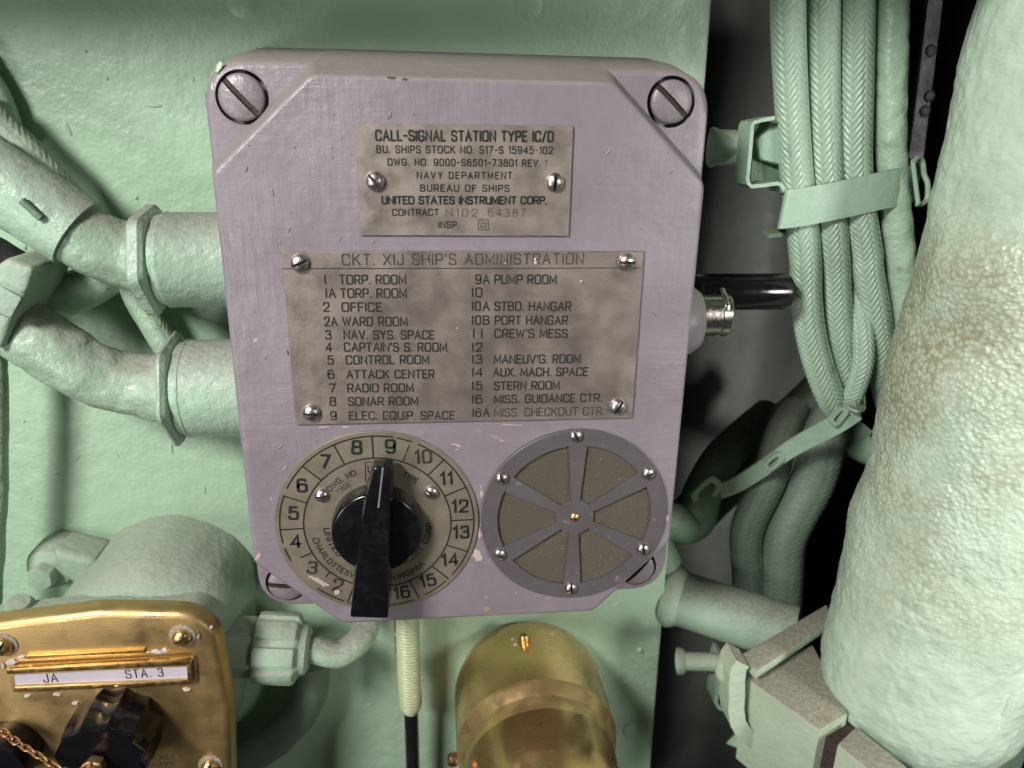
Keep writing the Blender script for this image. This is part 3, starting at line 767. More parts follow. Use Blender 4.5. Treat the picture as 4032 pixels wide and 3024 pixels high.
# --- speaker grille
gc = Vector((.0728, 0, .0004))
scr = lathe('wire_screen', [(.0312, 0), (.0312, -.00035), (0, -.00036)], gc, (0, 1, 0), 'screen', box_t, 64)
gl = lathe('speaker_grille', [(.0352, .0), (.0352, -.0013), (.0349, -.0016), (0, -.0016)], gc+Vector((0, .0001, 0)), (0, 1, 0), 'greydark', box_t, 96)
cuts = []
for kx in range(6):
    a0 = math.radians(60*kx-.2); a1 = math.radians(60*kx+59.8)
    pts = []
    def off(a, r, w, sgn):      # point at radius r on the line parallel to spoke a
        s_ = math.sqrt(max(0, r*r-w*w)); return (gc.x+s_*math.sin(a)+sgn*w*math.cos(a), gc.z+s_*math.cos(a)-sgn*w*math.sin(a))
    pa = off(a0, .0291, .0033, 1); pb = off(a0, .0071, .0016, 1); pc = off(a1, .0071, .0016, -1); pd = off(a1, .0291, .0033, -1)
    aa = math.atan2(pa[0]-gc.x, pa[1]-gc.z); ad = math.atan2(pd[0]-gc.x, pd[1]-gc.z)
    if ad < aa: ad += 2*PI
    pts = [(gc.x+.0291*math.sin(aa+(ad-aa)*t/14), gc.z+.0291*math.cos(aa+(ad-aa)*t/14)) for t in range(15)]
    ab = math.atan2(pb[0]-gc.x, pb[1]-gc.z); ac = math.atan2(pc[0]-gc.x, pc[1]-gc.z)
    if ac < ab: ac += 2*PI
    pts += [(gc.x+.0071*math.sin(ac+(ab-ac)*t/5), gc.z+.0071*math.cos(ac+(ab-ac)*t/5)) for t in range(6)]
    cuts.append(loft('cut', [L3(pts, -.01), L3(pts, .004)], 'greydark'))
boolean(gl, cuts)
for kx, (q, a) in enumerate((((868, 138), 30), ((1462, 448), -62), ((1418, 1065), 10), ((828, 1385), 4), ((245, 1108), 68), ((262, 485), 20))):
    o = put('grille_screw', SC_S, at(*gr(*q), -.0022), -.0014, math.radians(-a), gl, s=1.12)
lathe('rivet', [(.0018, 0), (.0017, -.0004), (.0010, -.0010), (0, -.0012)], gc+Vector((0, -.0014, 0)), (0, 1, 0), 'copper', gl, 24)

# --- crank on the right side
bc = at(1508, 690, .030); bc.x = .112
boss = lathe('crank_boss', [(.0150, -.004), (.0147, .004), (.0135, .0085), (.0112, .0118), (.0096, .0125), (.0, .0126)], bc, (1, 0, 0), 'grey', box_t, 48)
cc = at(1560, 678, .030)
cx0 = bc.x+.0120; xr = at(1585, 678, .023).x
col = lathe('shaft_collar', [(.0085, 0), (.0085, xr-cx0-.0042), (.0081, xr-cx0-.0038), (.0088, xr-cx0-.0036), (.0088, xr-cx0-.0008), (.0082, xr-cx0), (0, xr-cx0)], (cx0, .030, cc.z), (1, 0, 0), 'steel', box_t, 48)
hz = at(1640, 630, .036)
x0 = cx0+.001; x1 = at(1703, 630, .036).x
lathe('crank_handle', [(.0064, 0), (.0072, .0012), (.0072, x1-x0-.0020), (.0068, x1-x0-.0006), (.0056, x1-x0), (0, x1-x0)], (x0, .036, hz.z), (1, 0, 0), 'blackg', box_t, 48)
hull_box('crank_arm', [Vector((xr-.0040, y, z)) for y, z in ((.022, cc.z-.003), (.022, cc.z+.0052), (.036, hz.z+.0076), (.044, hz.z), (.038, cc.z-.006))] +
         [Vector((xr-.0018, y, z)) for y, z in ((.022, cc.z-.003), (.022, cc.z+.0052), (.036, hz.z+.0076), (.044, hz.z), (.038, cc.z-.006))], 'steel', box_t, .0003, 1)

# --- knocked-off and spilt paint: thin irregular flakes lying on the casting
def flake(name, q, rx, rz, mat, parent, Y=0.0, rot=0.0, seed=0, th=.00018):
    rng = random.Random(seed); p = at(*q, Y); pts = []
    for k_ in range(16):
        a = 2*PI*k_/16; f = .55+.6*rng.random(); u = rx*f*math.cos(a); v = rz*f*math.sin(a)
        pts.append((p.x+u*math.cos(rot)-v*math.sin(rot), p.z+u*math.sin(rot)+v*math.cos(rot)))
    return loft(name, [L3(offset_poly(pts, -.0001), Y-th), L3(pts, Y+.0001)], mat, parent)
for i, (q, rx, rz, mt, rot) in enumerate((
        (gr(210, 145), .0022, .0007, 'tan', -.4), (gr(262, 175), .0011, .0006, 'pinkch', -.6), (gr(330, 48), .0040, .00035, 'pinkch', -.05),
        (gr(60, 1110), .0022, .0030, 'pinkch', .5), (gr(75, 920), .0011, .0042, 'pinkch', .2), (gr(95, 600), .0006, .003, 'pinkch', .1),
        (gr(135, 1548), .0013, .0014, 'tan', -.3), (gr(375, 1420), .0006, .0003, 'pinkch', 0), (gr(1380, 1210), .0025, .0005, 'pinkch', .7),
        (gr(1180, 60), .001, .0003, 'tan', 0), (bl(120, 960), .0003, .001, 'ink', 0), (dl(505, 1250), .0048, .0011, 'pinkch', -.62), (dl(640, 1330), .0012, .0016, 'pinkch', -.3),
        (dl(1700, 830), .0006, .004, 'pinkch', -.1), (dl(1300, 215), .0032, .0004, 'tan', -.3), (dl(240, 370), .0018, .0004, 'pinkch', .9), (dl(530, 62), .0026, .0004, 'pinkch', .1), (dl(700, 62), .0016, .0004, 'pinkch', 0),
        (dl(1570, 205), .0012, .0006, 'pinkch', -.2), (dl(1560, 235), .0013, .0003, 'pinkch', .5), (dl(30, 1060), .0008, .0022, 'pinkch', -.6),
        ((845, 168), .0016, .0004, 'greydark', 0), ((874, 171), .0008, .0004, 'greydark', 0), ((1440, 1120), .0008, .0022, 'pinkch', .2), ((1330, 1305), .0020, .0003, 'pinkch', .5), ((980, 960), .0016, .0004, 'pinkch', .1), ((1035, 930), .0012, .0008, 'tan', 0),
        ((552, 735), .0010, .0012, 'pinkch', 0), ((512, 490), .0003, .0003, 'ink', 0), ((1050, 1290), .0006, .0005, 'pinkch', 0))):
    on_dial = i in (11, 12)
    flake('paint_chip', q, rx, rz, mt, box_t, Y=(-.00093 if on_dial else 0), rot=rot, seed=i)
# old mint paint showing on the top left corner of the rear casting
flake('paint_chip', (473, 144), .0026, .0009, 'mint', box_t, Y=.0160, rot=.95, seed=3, th=.0003)
flake('paint_chip', (459, 188), .0005, .0016, 'mint', box_t, Y=.0160, rot=.0, seed=5, th=.0002)

# small nubs and runs in the old paint
rng = random.Random(11); V = []; F = []
def nub(x, z, r_, el, ang, Y=0.0):
    b = len(V); 
    for rr, hh in ((1.0, .0001), (.75, -.35), (.3, -.6)):
        for j in range(8):
            t = 2*PI*j/8; u = r_*rr*math.cos(t); v = r_*el*rr*math.sin(t)
            V.append((x+u*math.cos(ang)-v*math.sin(ang), Y+(hh*r_ if hh < 0 else .0001), z+u*math.sin(ang)+v*math.cos(ang)))
    for i in range(2):
        for j in range(8): F.append((b+i*8+j, b+i*8+(j+1) % 8, b+(i+1)*8+(j+1) % 8, b+(i+1)*8+j))
    F.append(tuple(b+16+j for j in range(8)))
n_ = 0
while n_ < 70:
    x = rng.uniform(-.040, .107); z = rng.uniform(-.038, .147)
    if (-.028 < x < .094 and .038 < z < .101) or (-.003 < x < .068 and .103 < z < .140): continue
    if math.hypot(x, z) < .038 or math.hypot(x-.0728, z) < .037 or x+z < -.052 or (x-.066)-(z) > .076 or (z-.122) > (x+.044) or (z-.122) > (.111-x): continue
    nub(x, z, rng.uniform(.00018, .00050), rng.choice((1, 1, 1.4, 3.5)), rng.uniform(-1, 1)); n_ += 1
nb = mk('paint_nubs', V, F, 'grey', box_t, 60); nb['kind'] = 'stuff'
V = []; F = []
for n_ in range(170):
    x = rng.uniform(-.19, .125); z = rng.uniform(-.17, .18)
    nub(x, z, rng.uniform(.0003, .0009), rng.choice((1, 1, 1.5, 4)), rng.choice((0, 1.57, rng.uniform(-1, 1))), YW)
nb = mk('paint_nubs', V, F, 'wall', wall, 60); nb['kind'] = 'stuff'

# ================================================================== LEFT PIPES
def pipe_entry(cx, cy, r_dp, x_nut0, x_nut1, Y, label, nm):
    c = at(cx, cy, Y); sc_ = (at(cx, cy+100, Y)-at(cx, cy, Y)).length/100
    R = r_dp*sc_; xa = at(x_nut0, cy, Y).x; xb = at(x_nut1, cy, Y).x; xe = -.044
    # slight downward run as in the photo
    t = thing(nm, label, 'cable gland', (xe, YW, c.z), 'stuffing tubes entering the grey box')
    d = Vector((1, 0, 0))
    lathe('tube', [(R*.94, 0), (R*.94, .0022), (R, .0026), (R, .0032), (R*.985, .0036), (R*.985, xe-xb), (0, xe-xb)], (xb, Y, c.z), d, 'tube', t, 64)
    lathe('gland_nut', [(R*.80, 0), (R*1.08, .0018), (R*1.16, .0028), (R*1.16, xb-xa-.0022), (R*1.08, xb-xa-.0008), (R*.9, xb-xa)], (xa, Y, c.z), d, 'tube', t, 72, 22, hexr(6, .35))
    return t, c, R, xa
Y1 = .036
tA, cA, RA, xaA = pipe_entry(420, 562, 100, 302, 352, Y1, 'upper stuffing tube with hex nut on the left side of the grey box', 'stuffing_tube')
tB, cB, RB, xaB = pipe_entry(450, 838, 98, 364, 398, Y1, 'lower stuffing tube with wide nut on the left side of the grey box', 'stuffing_tube')
def pathpx(pts): return [at(p[0], p[1], p[2]) for p in pts]
RC = .0112
def cable(name, pts, rad, mat, label, cat='cable', nseg=40, step=.0012, disp=None, group=None, parent=None):
    V, F = sweep(pts, rad, nseg, step, disp)
    o = mk(name, V, F, mat, parent, 60, label)
    if parent is None: rebase(o, pts[0]); tag(o, label, cat, group)
    return o
def r1(t): return RC*(1.0 + .22*max(0, (t-.72)/.28)**1.5)
pA = pathpx([(-120, 300, .030), (-40, 365, .030), (60, 432, .030), (130, 478, .030), (200, 524, .031), (262, 548, .034), (320, 560, Y1)])
ca = cable('painted_cable', pA, r1, 'pipe', 'thick green painted cable bending down to the upper stuffing tube', disp=lumpy(.0007, .006, 3), group='thick painted cables on the left')
# strap sleeve round the upper cable
tS = thing('cable_strap', 'green slotted strap wrapped round the upper left cable', 'cable strap', pA[2])
P_, s_ = spline(pA[:4], .001)
V, F = sweep([P_[int(len(P_)*.28)], P_[int(len(P_)*.5)], P_[int(len(P_)*.75)], P_[-1]+ (P_[-1]-P_[-8])*.9], RC*1.15, 48, .001, lumpy(.0003, .008, 9))
mk('strap_band', V, F, 'tube', tS, 50)
tip = at(*c2(215, 420), .020)
sl0 = at(*c2(120, 262), .0165); sl1 = at(*c2(225, 358), .0165)
V, F = sweep([sl0, (sl0+sl1)/2, sl1], .0013, 12, .0008); mk('strap_slot', V, F, 'darkgreen', tS)
# raised tongue of the strap
q = [at(*c2(*z_), .0185) for z_ in ((40, 210), (150, 195), (325, 275), (265, 330), (310, 375), (215, 470), (60, 420))]
pB = pathpx([(-60, 690, .034), (20, 700, .034), (75, 730, .032), (130, 765, .032), (190, 800, .033), (250, 825, .035), (320, 835, Y1), (380, 838, Y1)])
def r2(t): return RC*(1.02 + .30*max(0, (t-.74)/.26)**1.6)
cb = cable('painted_cable', pB, r2, 'pipe', 'thick green painted cable bending down to the lower stuffing tube', disp=lumpy(.0009, .006, 5), group='thick painted cables on the left')
# loose paint lump at the cable end
# braided cable behind
pC = pathpx([(-60, 215, .046), (0, 282, .045), (66, 345, .045), (132, 417, .047), (190, 480, .050), (260, 560, .052), (300, 650, .053), (330, 700, .053), (372, 770, .052)])
cable('braided_cable', pC, lambda t: .0066 if t < .5 else .0050, 'pipe', 'braided green cable passing behind the two thick left cables', nseg=72, step=.0006, disp=braid(.0026, 8, .0005, 4), group=None)
# cable crossing behind between the two tubes
pD = pathpx([(40, 628, .052), (100, 640, .050), (160, 632, .050), (215, 605, .052), (270, 575, .056)])
cable('painted_cable', pD, .0078, 'pipe', 'short green cable crossing behind between the two left cables', disp=lumpy(.0006, .005, 6), group='thick painted cables on the left')
cable('gap_shade', pathpx([(-70, 520, .046), (-10, 548, .044), (40, 578, .043), (85, 604, .045), (120, 622, .050)]), .0062, 'dark', 'near-black tube added as shade in the gap above the clamp block at the left edge', 'hose', disp=lumpy(.0006, .005, 17))  # black tube added to stand for the dark gap between the cables
# block clamp at the left edge
tK = thing('cable_clamp', 'green square cable clamp block at the left edge of the picture', 'clamp', at(20, 640, .05))
Yf = .012
f = [at(*c2(*z_), Yf) for z_ in ((-40, 1080), (75, 905), (130, 740), (-60, 700))]
b = [p+Vector((-.001, .030, .002)) for p in f]
hull_box('clamp_body', [at(*c2(*z_), .018) for z_ in ((-60, 640), (35, 575), (185, 632), (135, 790), (60, 915), (10, 1070), (-60, 1070))] +
         [at(*c2(*z_), .018)+Vector((0, .030, 0)) for z_ in ((-60, 640), (35, 575), (185, 632), (135, 790), (60, 915), (10, 1070), (-60, 1070))], 'dusty', tK, .0022, 3)
hull_box('clamp_tongue', [at(*c2(*z_), .0155) for z_ in ((-60, 720), (0, 725), (120, 790), (60, 900), (-60, 860))] + [at(*c2(*z_), .0190) for z_ in ((-60, 720), (0, 725), (120, 790), (60, 900), (-60, 860))], 'dusty', tK, .0006, 2)
# vertical conduit on the left edge
pE = [at(-16, 700, .040), at(-8, 900, .040), at(-10, 1100, .040), at(-24, 1330, .040), at(-50, 1600, .040)]
cable('vertical_conduit', pE, .0042, 'pipe', 'thin green vertical conduit at the left edge below the clamp', 'pipe', disp=lumpy(.0004, .006, 8))
# shaded boss at the upper left edge
p = at(18, 215, .058)
V, F = sweep([at(-70, 110, .058), at(-22, 190, .058), at(8, 255, .059), at(30, 320, .060)], .0052, 28, .002, lumpy(.0006, .008, 2))
o = mk('painted_hose', V, F, 'wall'); rebase(o, at(0, 180, .056)); tag(o, 'shaded green hose against the wall at the upper left edge', 'hose')

# ================================================================== BRASS JACK BOX, lower left
YB = .000
tJ = thing('brass_jack_box', 'brass jack box with label holder and black scalloped knob, lower left', 'jack box', at(250, 1600, .04))
def c3B(x, y, Y=YB): return at(*c3(x, y), Y)
def trace(pts, Y): return [(c3B(x, y, Y).x, c3B(x, y, Y).z) for x, y in pts]
outl = trace([(-420, 760), (560, 640), (1085, 648), (1215, 740), (1290, 1150), (1310, 1760), (1310, 2200), (-420, 2300)], YB)
loops = []
for d, Y in ((0, YB), (.0009, YB+.0002), (.0021, YB+.0010), (.0028, YB+.0024), (.0031, YB+.0042), (.0032, YB+.0072)):
    loops.append(L3(rounded(offset_poly(outl, d), [.002, .03, .016, .012, .02, .003, .003, .003], 10), Y))
loft('cover', loops, 'brass', tJ)
loft('rear_case', [L3(rounded(offset_poly(outl, -.0020), .012, 6), YB+.0070), L3(rounded(offset_poly(outl, -.0040), .012, 6), YB+.0240)], 'dusty', tJ)
# label holder
def hbpx(name, q4, y0, y1, mat, par, bev=.0004):
    return hull_box(name, [c3B(x, y, y0) for x, y in q4]+[Vector((c3B(x, y, y0).x, y1, c3B(x, y, y0).z)) for x, y in q4], mat, par, bev, 2)
hold = hbpx('label_holder', [(40, 930), (1125, 872), (1138, 1022), (75, 1075)], YB-.0016, YB, 'brass', tJ)
hbpx('top_rail', [(28, 936), (1090, 882), (1096, 912), (38, 968)], YB-.0036, YB-.0012, 'brassr', hold, .0006)
hbpx('bottom_rail', [(80, 1040), (1085, 1000), (1100, 1024), (78, 1066)], YB-.0032, YB-.0012, 'brassr', hold, .0005)
hbpx('end_rail', [(1078, 900), (1108, 892), (1116, 1012), (1090, 1018)], YB-.0030, YB-.0012, 'brassr', hold, .0005)
hbpx('upper_lip', [(150, 858), (835, 826), (838, 846), (152, 878)], YB-.0014, YB+.0004, 'brassr', tJ, .0003)
card = hbpx('label_card', [(84, 972), (1090, 925), (1092, 1005), (92, 1058)], YB-.0020, YB-.0014, 'card', hold, 0)
A = inkY(YB-.0020)
A.line('JA', c3(258, 1012), c3(337, 1008), .0036, .00022, 2.2, .00008); A.build('lettering', 'ink', hold); A = inkY(YB-.0020); A.line('STA. 3', c3(735, 988), c3(948, 976), .0036, .00022, 2.2, .00008)
A.build('lettering', 'ink', hold)
for (x, y, a) in ((1050, 762, 60), (8, 815, 30), (1215, 1515, 20)):
    p = c3B(x, y, YB-.002)
    lathe('screw_washer', [(.0050, .0002), (.0048, -.0004), (.0042, -.0007), (0, -.0007)], (p.x, YB, p.z), (0, 1, 0), 'crust', tJ, 32)
    put('cover_screw', SC_BR, p, YB-.0008, math.radians(a), tJ, s=1.02)
# crusts of dried pale paint around the holder
rng = random.Random(4)
for i, (x, y, rx, rz) in enumerate(((850, 835, .0020, .0005), (915, 832, .0022, .0009), (960, 822, .0016, .0010), (70, 895, .0022, .0014), (130, 862, .0014, .0008), (160, 1088, .0015, .0006), (335, 1080, .0015, .0006), (1135, 900, .0005, .0034), (1140, 980, .0007, .0026),
                                     (1085, 1050, .0016, .0009), (25, 915, .0006, .002), (440, 1130, .0012, .0008), (640, 1085, .0040, .0005), (1155, 740, .0005, .0020), (1228, 690, .0006, .0008), (455, 848, .005, .0004))):
    p = c3B(x, y); pts = []
    for k_ in range(12):
        a = 2*PI*k_/12; f = .6+.6*rng.random(); pts.append((p.x+rx*f*math.cos(a), p.z+rz*f*math.sin(a)))
    loft('paint_crust', [L3(offset_poly(pts, -.0003), YB-.0008), L3(offset_poly(pts, -.0001), YB-.0006), L3(pts, YB+.0001)], 'old_white', tJ)
# black scalloped knob
kc = at(*c3(618, 1300), -.012); kc2 = at(*c3(590, 1420), -.030)
KX, KZ = at(*c3(606, 1420), -.016).x, at(*c3(606, 1420), -.016).z
sc_r = .0168
def scal(r, t):
    if r < sc_r*.72: return r
    return r - .0016*abs(math.cos(t*5.5))**1.0*min(1, (r-sc_r*.72)/(sc_r*.2))
V = []; F = []
prof = [(sc_r*.95, 0.0), (sc_r*1.0, -.004), (sc_r*1.0, -.012), (sc_r*.97, -.0175), (sc_r*.93, -.0195), (sc_r*.90, -.0200), (0, -.0202)]
knob2 = lathe('knob', prof, (KX, YB, KZ), (0, 1, 0), 'blackg', tJ, 132, 24, scal)
lathe('retaining_nut', [(.0036, 0), (.0038, -.0004), (.0038, -.0032), (.0033, -.0037), (0, -.0037)], (KX-.0005, YB-.0212, KZ+.0005), (0, 1, 0), 'brass', knob2, 36, 25, hexr(6, .2))
lathe('ring_collar', [(.0022, 0), (.0022, -.0040), (.0034, -.0042), (.0036, -.0052), (.0028, -.0060), (0, -.0062)], (KX-.0012, YB-.0249, KZ-.0002), (0, 1, 0), 'copper', knob2, 28)
# engraved words on the cover
A = inkY(YB)
A.line('A REV 1', c3(880, 1462), c3(1050, 1456), .0018, .00010, 2, .00006); A.line('NAVY', c3(890, 1500), c3(1010, 1494), .0018, .00010, 2, .00006)
A.build('stamped_lettering', 'inkf', tJ)
# second black knob at the bottom edge
p = at(*c3(-30, 1520), -.012)
k3 = lathe('knob', [(.0115, 0), (.0118, -.008), (.0105, -.0125), (0, -.013)], (p.x, YB, p.z), (0, 1, 0), 'blackg', tJ, 110, 24)
# chain
tC = thing('brass_chain', 'copper coloured link chain hanging in front of the brass jack box', 'chain', at(60, 1620, -.02))
cp, s_ = spline([at(*c3(-60, 1270), -.012), at(*c3(10, 1300), -.015), at(*c3(110, 1370), -.020), at(*c3(250, 1455), -.026), at(*c3(380, 1530), -.030), at(*c3(470, 1520), -.031), at(*c3(520, 1490), -.031)], .0002)
Ln = .0030; nl = int(s_[-1]/Ln)
def torus_link(Lx, Rx, r):
    pts = []
    for k_ in range(20):
        a = 2*PI*k_/20; pts.append(Vector((Lx*math.copysign(min(1, abs(math.cos(a))*1.05), math.cos(a)), Rx*math.sin(a), 0)))
    V = []; F = []; n = 20; ms = 8
    for i in range(n):
        tg = (pts[(i+1) % n]-pts[i-1]).normalized(); nn = Vector((0, 0, 1)); bb = tg.cross(nn)
        for j in range(ms):
            a = 2*PI*j/ms; V.append(pts[i]+nn*r*math.cos(a)+bb*r*math.sin(a))
    for i in range(n):
        for j in range(ms): F.append((i*ms+j, i*ms+(j+1) % ms, ((i+1) % n)*ms+(j+1) % ms, ((i+1) % n)*ms+j))
    o = mk('link', V, F, 'copper'); me = o.data; bpy.data.objects.remove(o); return me
LM = torus_link(.0022, .0011, .00038)
for i in range(nl):
    a = cp[min(len(cp)-1, int((i+.5)*Ln/.0002))]; b = cp[min(len(cp)-1, int((i+.9)*Ln/.0002))]
    d = Vector(b-a); 
    if d.length < 1e-6: continue
    o = link('link', LM, None, tC, loc=a)
    q = d.to_track_quat('X', 'Z'); q2 = Euler(((PI/2 if i % 2 else 0)+random.uniform(-.3, .3), 0, 0)).to_quaternion()
    o.rotation_mode = 'QUATERNION'; o.rotation_quaternion = q @ q2

# green cast body behind the brass cover
tD = thing('junction_box', 'round dusty green cast junction box behind the brass jack box', 'junction box', at(300, 1400, YW))
def dompts(Y, grow=1.0): 
    pts = [(250, 700), (330, 560), (440, 425), (600, 300), (760, 235), (930, 215), (1110, 265), (1270, 345), (1385, 470), (1405, 620), (1405, 900), (1300, 1500), (300, 1500)]
    return [(at(*c3(x, y), Y).x, at(*c3(x, y), Y).z) for x, y in pts]
d0 = dompts(.040)
loft('cast_body', [L3(rounded(offset_poly(d0, dd), .02, 5), Y) for dd, Y in ((-.011, .018), (-.006, .0205), (-.0025, .025), (-.0006, .032), (.0, .040), (.0008, YW-.0003))], 'dusty', tD, ang=60)
e = at(*c3(275, 370), .048)
lathe('mounting_lug', [(.0105, 0), (.0104, -.012), (.0090, -.0150), (.004, -.0165), (0, -.0166)], (e.x, YW-.0004, e.z), (0, 1, 0), 'dusty', tD, 32)
lathe('lug_bolt', [(.0056, 0), (.0056, -.0045), (.005, -.0055), (0, -.0056)], (e.x-.0012, YW-.0165, e.z-.001), (0, 1, 0), 'dusty', tD, 32, 35, hexr(6))
hull_box('lug_arm', [at(*c3(x, y), .046) for x, y in ((300, 245), (560, 310), (480, 480), (350, 400))]+[Vector((at(*c3(x, y), .046).x, YW-.0004, at(*c3(x, y), .046).z)) for x, y in ((300, 245), (560, 310), (480, 480), (350, 400))], 'dusty', tD, .003, 3)
p = at(*c3(120, 600), .020); lathe('end_bolt', [(.0056, .01), (.0056, -.003), (.004, -.006), (0, -.0065)], p, (-.2, .3, -1), 'dusty', tD, 24)

# gland on its right
tG = thing('cable_gland', 'green ribbed gland nut and hex collar on the right of the junction box', 'cable gland', at(560, 1400, YW))
Yg = .030
g0 = at(*c3(1270, 800), Yg); g1 = at(*c3(1800, 820), Yg); ax = (g1-g0).normalized(); ln = (g1-g0).length
kpx = ln/530*1.03
lathe('hex_collar', [(.0085, 0), (.0128, .0012), (.0128, .0140), (.0120, .0156), (.0095, .0160), (.0095, .0190), (.0088, .0200)], g0, ax, 'dusty', tG, 72, 24, hexr(6, .5))
def ribs(r, t):
    if r < .0125: return r
    a = (t*8/(2*PI)) % 1; return r*(1.0 if .16 < a < .84 else .90)
lathe('ribbed_nut', [(.0120, ln*.40), (.0148, ln*.425), (.0150, ln*.44), (.0150, ln*.82), (.0144, ln*.86), (.0115, ln*.90), (.0105, ln*.97), (.0085, ln*1.0)], g0, ax, 'dusty', tG, 128, 22, ribs)
pG = [g0+ax*ln*.93, g0+ax*ln*1.03, at(*c3(1960, 850), Yg+.001), at(*c3(2065, 790), Yg+.005), at(*c3(2125, 700), Yg+.013), at(*c3(2140, 600), Yg+.022)]
cable('bent_cable', pG, .0058, 'pipe', 'green braided cable curling up from the ribbed gland behind the grey box', nseg=60, step=.0006, disp=braid(.0028, 7, .0005, 9))
# hose beneath
pH = [at(*c3(1800, 900), .052), at(*c3(1800, 1030), .050), at(*c3(1745, 1180), .050), at(*c3(1640, 1300), .050), at(*c3(1490, 1410), .050), at(*c3(1330, 1480), .050), at(*c3(1150, 1540), .050)]
cable('grey_hose', pH, .0088, 'hose', 'dull grey-green hose curving down behind the ribbed gland', 'hose', disp=lumpy(.0005, .008, 12))

# ================================================================== CORD UNDER THE BOX
tQ = thing('lamp_cord', 'black cord with cream whipped sleeve hanging below the grey box', 'cord', at(885, 1345, .045))
q0 = at(880, 1325, .045); q1 = at(883, 1440, .045); q2 = at(888, 1536, .045)
Rk = (at(911, 1450, .045)-at(862, 1450, .045)).length/2
V, F = sweep([q0, q1, q2], lambda t: Rk*(1.0 if t < .93 else 1.0-(t-.93)*5), 32, .00025, lambda s, th, R: .0008*np.abs(np.sin((s/.0017+th/(2*PI))*PI)) - .0006)
mk('whipped_sleeve', V, F, 'coil', tQ, 60)
V, F = sweep([q0+Vector((-.0042, .002, 0)), q1+Vector((-.0037, .002, .004)), q1+Vector((-.0027, .003, -.004))], .0022, 12, .001); mk('red_cloth_strip', V, F, 'redcord', tQ)
V, F = sweep([q2+Vector((0, 0, .003)), at(890, 1600, .046), at(893, 1720, .047), at(893, 1800, .047)], (at(905, 1600, .045)-at(875, 1600, .045)).length/2, 28, .002); mk('black_cord', V, F, 'cord', tQ, 60)

# ================================================================== BRASS BELL
tL = thing('brass_cylinder', 'polished brass stepped cylinder with small stud on top below the grey box', 'bell', (.063, YW, -.125))
xc, zc, Rb = .0645, -.1270, .0365
prof = [(Rb*.90, YW-.0005), (Rb*.97, .058), (Rb, .053), (Rb, .022), (Rb*1.005, .019), (Rb*.995, .0168), (Rb*.93, .0125), (Rb*.915, .0110), (Rb*.91, .005), (Rb*.89, -.006), (Rb*.83, -.018), (Rb*.72, -.027), (Rb*.55, -.033), (Rb*.3, -.037), (0, -.038)]
lathe('brass_shell', prof[:5], (xc, 0, zc), (0, 1, 0), 'brassb', tL, 96, 20)
lathe('rim_ring', prof[4:9], (xc, 0, zc), (0, 1, 0), 'brassm', tL, 96, 20)
lathe('front_dome', prof[8:], (xc, 0, zc), (0, 1, 0), 'brassb', tL, 96, 30)
p = at(1132, 1357, .048)
lathe('stud', [(.0026, -.004), (.0030, 0), (.0030, .0018), (.0022, .0034), (0, .0042)], (p.x, .046, zc+Rb), (0, 0, 1), 'brassr', tL, 20)
p = at(983, 1640, .006)
lathe('side_screw', [(.0026, 0), (.0030, .001), (.0030, .003), (.0020, .0042), (0, .0045)], (xc-Rb, .006, p.z), (-1, 0, 0), 'copper', tL, 20)
for x, y, rr in ((1230, 335, .0022), (1135, 330, .0010), (1150, 365, .0010), (1380, 290, .0008)):
    p = atz(*c4(x, y), zc+Rb); q = Vector((p.x-xc, 0, 0)); zz = zc+math.sqrt(max(0, Rb*Rb-q.x**2))
    lathe('paint_crust', [(rr, -.0004), (rr*.7, .0003), (0, .0004)], (p.x, p.y, zz), (q.x*.03/.03, 0, Rb), 'old_white', tL, 9)

# ================================================================== RIGHT SIDE: CABLE BUNDLE
YC = .045
def c5c(x, y, Y): return at(*c5(x, y), Y)
def c6c(x, y, Y): return at(*c6(x, y), Y)
rc = (c5c(860, 500, YC)-c5c(668, 500, YC)).length/2*.955
LBL = 'green braided cable, %s in the bundle right of the grey box'
GRP = 'braided cables in the right bundle'
def bcable(pts, r, label, seed, mat='braid', dep=.00088, pitch=.00255, ncol=8, slope=2.0):
    V, F = sweep(pts, r, 110, .00036, braid(pitch, ncol, dep, seed, slope)); o = mk('braided_cable', V, F, mat, None, 180)
    rebase(o, pts[0]); return tag(o, label, 'cable', GRP)
bcable([c5c(752, -260, YC), c5c(757, 0, YC), c5c(765, 350, YC), c5c(790, 800, YC), c5c(815, 1100, YC), c5c(848, 1400, YC), c6c(862, 60, YC), c6c(868, 280, YC), c6c(893, 480, YC+.001), c6c(945, 680, YC+.002), c6c(1010, 850, YC+.004), c6c(1075, 960, YC+.010)], rc, LBL % 'leftmost', 1)
bcable([c5c(966, -260, YC+.002), c5c(967, 0, YC+.002), c5c(970, 500, YC+.001), c5c(985, 950, YC), c5c(1010, 1250, YC), c5c(1030, 1500, YC+.001), c6c(1037, 100, YC+.002), c6c(1052, 350, YC+.003), c6c(1076, 560, YC+.005), c6c(1100, 740, YC+.008), c6c(1125, 900, YC+.015)], rc*.97, LBL % 'second from left', 2)
bcable([c5c(1172, -260, YC), c5c(1172, 0, YC), c5c(1165, 500, YC-.001), c5c(1160, 950, YC-.001), c5c(1185, 1250, YC-.001), c5c(1225, 1500, YC), c6c(1232, 100, YC), c6c(1272, 330, YC), c6c(1300, 520, YC+.002), c6c(1322, 690, YC+.005), c6c(1345, 820, YC+.012), c6c(1380, 960, YC+.02)], rc*.98, LBL % 'third from left', 3)
